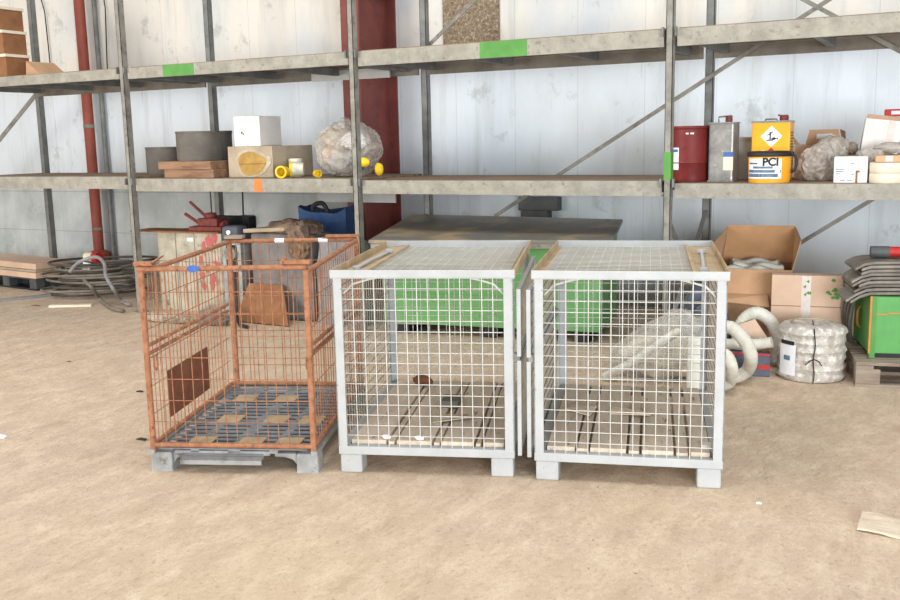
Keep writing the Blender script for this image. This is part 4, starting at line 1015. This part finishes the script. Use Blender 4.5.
# bag of rope behind the right cage
P = Vector((-1.66, 6.04, 0))
t = thing('rope_bag', 'crumpled clear plastic sack of pale rope behind the right cage', 'sack', P)
m = MB().blob((0, 0, .17), (.32, .22, .2), 5, .26, 1.6, 71, flatz=-.168)
for v in m.bm.verts:
    v.co.z *= .62 + .75 * min(1, max(0, (v.co.x + .3) / .5))
m.build('bag_film', M['bag'], t, smooth=True)
m = MB().blob((.03, 0, .13), (.27, .16, .13), 4, .4, 2.2, 75, flatz=-.128)
m.build('pale_filling', M['cream'], t, smooth=True)
MB().tube(smooth_path([Vector((-.28, -.26, .03)), Vector((-.1, -.27, .14)), Vector((.08, -.25, .28)), Vector((.16, -.15, .34))]), .028, 10).build('rope_end', M['whitehose'], t, smooth=True)
tag(MB().bb(-.06, .06, 0, .06, 0, .36).build('white_slab', M['whiteplastic'], loc=Vector((colm(697, 5.62, .2).x, 5.62, 0)), rz=R(12), bevel=.015), 'upright white slab beside the clear sack behind the right cage', 'slab')
# pallet with green box and felt mats
PO = fl(855, 387); PR = R(12)
t = thing('wooden_pallet', 'weathered wooden pallet under the green box at the right edge', 'pallet', PO, PR)
PW, PD = 1.2, .80
for j, y in enumerate((0, .35, .70)):
    MB().bb(0, PW, y, y + .10, 0, .022).build('bottom_board', M['palletwood'], t)
    for x in (0, .53, 1.06): MB().bb(x, x + .14, y, y + .10, .0225, .115).build('block', M['palletwood'], t, bevel=.003)
for x in (0, .55, 1.08): MB().bb(x, x + .10, 0, PD, .1155, .137).build('stringer', M['palletwood'], t)
for k in range(6): MB().bb(0, PW, .142 * k, .142 * k + .105, .1375, .158).build('top_board', M['palletwood'], t, bevel=.003)
G = local(t, (.085, .13, .1585))
t = thing('green_box', 'green painted wooden box with orange edges on the pallet at the right', 'box', G, PR + R(3))
bw, bd, bh = .72, .52, .385
MB().bb(0, bw, 0, bd, .03, bh).build('box_body', M['greenbox'], t, bevel=.003)
MB().bb(.02, bw - .02, .02, bd - .02, 0, .0295).build('base', M['black'], t)
MB().bb(-.003, .035, -.004, .003, .0, bh + .003).bb(-.003, .004, -.004, .02, .0, bh + .003).build('edge_strip', M['green_tape'], t)
MB().bb(-.005, .006, -.006, .004, .03, bh + .004).bb(.035, .10, -.003, .001, .272, .280).bb(.10, bw, -.003, .001, .28, .288).build('orange_edging', M['orange_edge'], t, label='orange edging')
MB().tube(smooth_path([Vector((-.003, .28, .14)), Vector((-.02, .28, .17)), Vector((-.02, .28, .25)), Vector((-.003, .28, .28))]), .009, 8).build('handle', M['orange_edge'], t, smooth=True)
# mats draped over the green box: stacked sagging strips
ML = 'grey felt strip in the sagging stack draped on the green box'
zt = .0
for j in range(9):
    L0 = .115 + .03 * math.sin(j * 1.7); th = .019
    ztop = bh + .004 + .0235 * j
    n = 14; top = []; 
    x0 = -L0 + .006 * j
    path = []
    for k in range(n + 1):
        s = k / n; x = x0 + (bw - .05 - x0) * s
        q = max(0, -x) / .2
        path.append(Vector((x, 0, ztop + th / 2 - 0.13 * q ** 1.6 + .003 * math.sin(9 * x))))
    m = MB(); prev = None
    y0, y1 = .03 + .01 * (j % 3), .42 - .02 * (j % 2)
    ringp = None
    for p in path:
        ring = [m.bm.verts.new((p.x, y, p.z + dz)) for y, dz in ((y0, -th / 2), (y1, -th / 2), (y1, th / 2), (y0, th / 2))]
        if ringp:
            for a in range(4): m.bm.faces.new((ringp[a], ringp[(a + 1) % 4], ring[(a + 1) % 4], ring[a]))
        else: m.bm.faces.new(ring)
        ringp = ring
    m.bm.faces.new(ringp)
    o = m.build('felt_strip', M['felt'] if j % 2 else M['greyhose'], loc=G, rz=PR + R(3), bevel=.006)
    tag(o, ML, 'mat', 'felt strips on the green box')
ztop = bh + .004 + .0235 * 9 + .004
Q = local(t, (.10, .2, ztop))
t2 = thing('cable_reel', 'small dark reel with a red end on top of the grey felt strips', 'reel', Q, PR)
MB().lathe([(0, -.08), (.036, -.08), (.036, .03), (0, .03)], 20, T=Matrix.Translation((0, 0, .037)) @ Matrix.Rotation(R(90), 4, 'Y')).build('barrel', M['dark'], t2, smooth=True)
MB().lathe([(0, .03), (.033, .03), (.033, .12), (0, .12)], 20, T=Matrix.Translation((0, 0, .037)) @ Matrix.Rotation(R(90), 4, 'Y')).build('end_cap', M['red'], t2, smooth=True)
# hoses sagging at the left of the green box
for j in range(4):
    a0 = local(t, (-.02 - .008 * j, .30 + .05 * j, .345)); a1 = local(t, (-.05 - .01 * j, .30 + .05 * j, .28)); a2 = local(t, (-.06 - .005 * j, .32 + .05 * j, .15)); a3 = local(t, (-.04, .36 + .05 * j, .018))
    tag(MB().tube(smooth_path([a0, a1, a2, a3]), .012, 8).build('dark_cable', M['greyhose'], smooth=True), 'grey cable hanging down the left side of the green box', 'cable', 'cables left of the green box')
tag(MB().blob((0, 0, .26), (.13, .12, .27), 4, .35, 2, 81, flatz=-.258).build('blue_bundle', M['slate'], loc=Vector((-.74, 7.25, 0)), smooth=True), 'dark blue bundle in the gap between the pale carton and the pallet', 'bundle')

# ------------------------------------------------------------------ floor scraps
A = fl(857, 531); B = fl(862, 514); C_ = fl(905, 523); D = fl(905, 541)
m = MB(); n = 12; rows = []
for i in range(n + 1):
    s = i / n; p = A.lerp(D, s); q = B.lerp(C_, s); row = []
    for k in range(6):
        w = p.lerp(q, k / 5); row.append(Vector((w.x, w.y, .0135 + .003 * math.sin(5 * s + k * 1.2) + .002 * noise.noise(w * 30))))
    rows.append(row)
for lay in (0, 1):
    V = [[m.bm.verts.new(p - Vector((0, 0, .008 * lay))) for p in row] for row in rows]
    for i in range(n):
        for k in range(5): m.bm.faces.new((V[i][k], V[i + 1][k], V[i + 1][k + 1], V[i][k + 1]))
    if lay == 0: V0 = V
for i in range(n):
    for k in (0, 5): m.bm.faces.new((V0[i][k], V0[i + 1][k], V[i + 1][k], V[i][k]))
for k in range(5):
    for i in (0, n): m.bm.faces.new((V0[i][k], V0[i][k + 1], V[i][k + 1], V[i][k]))
tag(m.build('bark_plank', M['scrap']), 'pale splintered flat wood piece on the floor at the lower right edge', 'wood')
for (x, y, s, mm, lab) in ((-3, 437, .05, 'paper', 'white paper scrap on the floor at the left frame edge'), (138, 392, .025, 'black', 'small dark chip on the floor just left of the orange cage'), (140, 440, .03, 'black', 'small dark chip on the floor near the front left foot of the orange cage'), (67, 362, .018, 'card_dark', 'tiny brown chip on the open floor at the left'), (34, 306, .05, 'card_dark', 'brown chip on the floor in front of the far left slat'), (757, 504, .011, 'paper', 'tiny white chip on the floor in front of the right cage')):
    P = fl(x + 2, y)
    tag(MB().slab([P + Vector((-s, -s * .4, .006)), P + Vector((s, -s * .2, .006)), P + Vector((s * .8, s * .4, .008)), P + Vector((-s * .7, s * .5, .008))], .006).build('floor_chip', M[mm]), lab, 'scrap')

# ------------------------------------------------------------------ light: two wide open doorways behind the camera and the pale hall around it
def area(name, loc, target, sx, sy, power, colr):
    l = bpy.data.lights.new(name, 'AREA'); l.shape = 'RECTANGLE'; l.size = sx; l.size_y = sy; l.energy = power; l.color = colr
    o = bpy.data.objects.new(name, l); col_.objects.link(o); o.location = loc
    o.rotation_euler = (Vector(target) - Vector(loc)).to_track_quat('-Z', 'Y').to_euler(); return o
area('doorway_daylight', (-9.5, -3.0, 1.9), (-5.0, 7, .9), 4.5, 3.4, 540, (1, .93, .84))
area('doorway_daylight', (4.5, -3.0, 1.45), (-1.8, 7, .9), 4.8, 2.7, 740, (.92, .96, 1))
area('roof_light', (-5.0, 3.2, 6.4), (-5.0, 3.4, 0), 3.0, 2.2, 120, (1, .98, .95))
area('roof_light', (0.5, 3.2, 6.4), (0.5, 3.4, 0), 3.0, 2.2, 120, (1, .98, .95))
w = bpy.data.worlds.new('hall'); scn.world = w; w.use_nodes = True
bg = w.node_tree.nodes['Background']; bg.inputs[0].default_value = (.97, .985, 1, 1); bg.inputs[1].default_value = .43

# ------------------------------------------------------------------ camera
cam = bpy.data.cameras.new('camera'); co = bpy.data.objects.new('camera', cam); col_.objects.link(co)
cam.sensor_fit = 'HORIZONTAL'; cam.sensor_width = 36; cam.lens = 36 * F_ / 900; cam.clip_start = .05; cam.clip_end = 200
B3 = -FW
co.matrix_world = Matrix(((RT.x, UP.x, B3.x, EYE.x), (RT.y, UP.y, B3.y, EYE.y), (RT.z, UP.z, B3.z, EYE.z), (0, 0, 0, 1)))
scn.camera = co
vs = scn.view_settings; vs.view_transform = 'Standard'; vs.look = 'None'; vs.gamma = 1; vs.use_curve_mapping = False; vs.exposure = 0.41
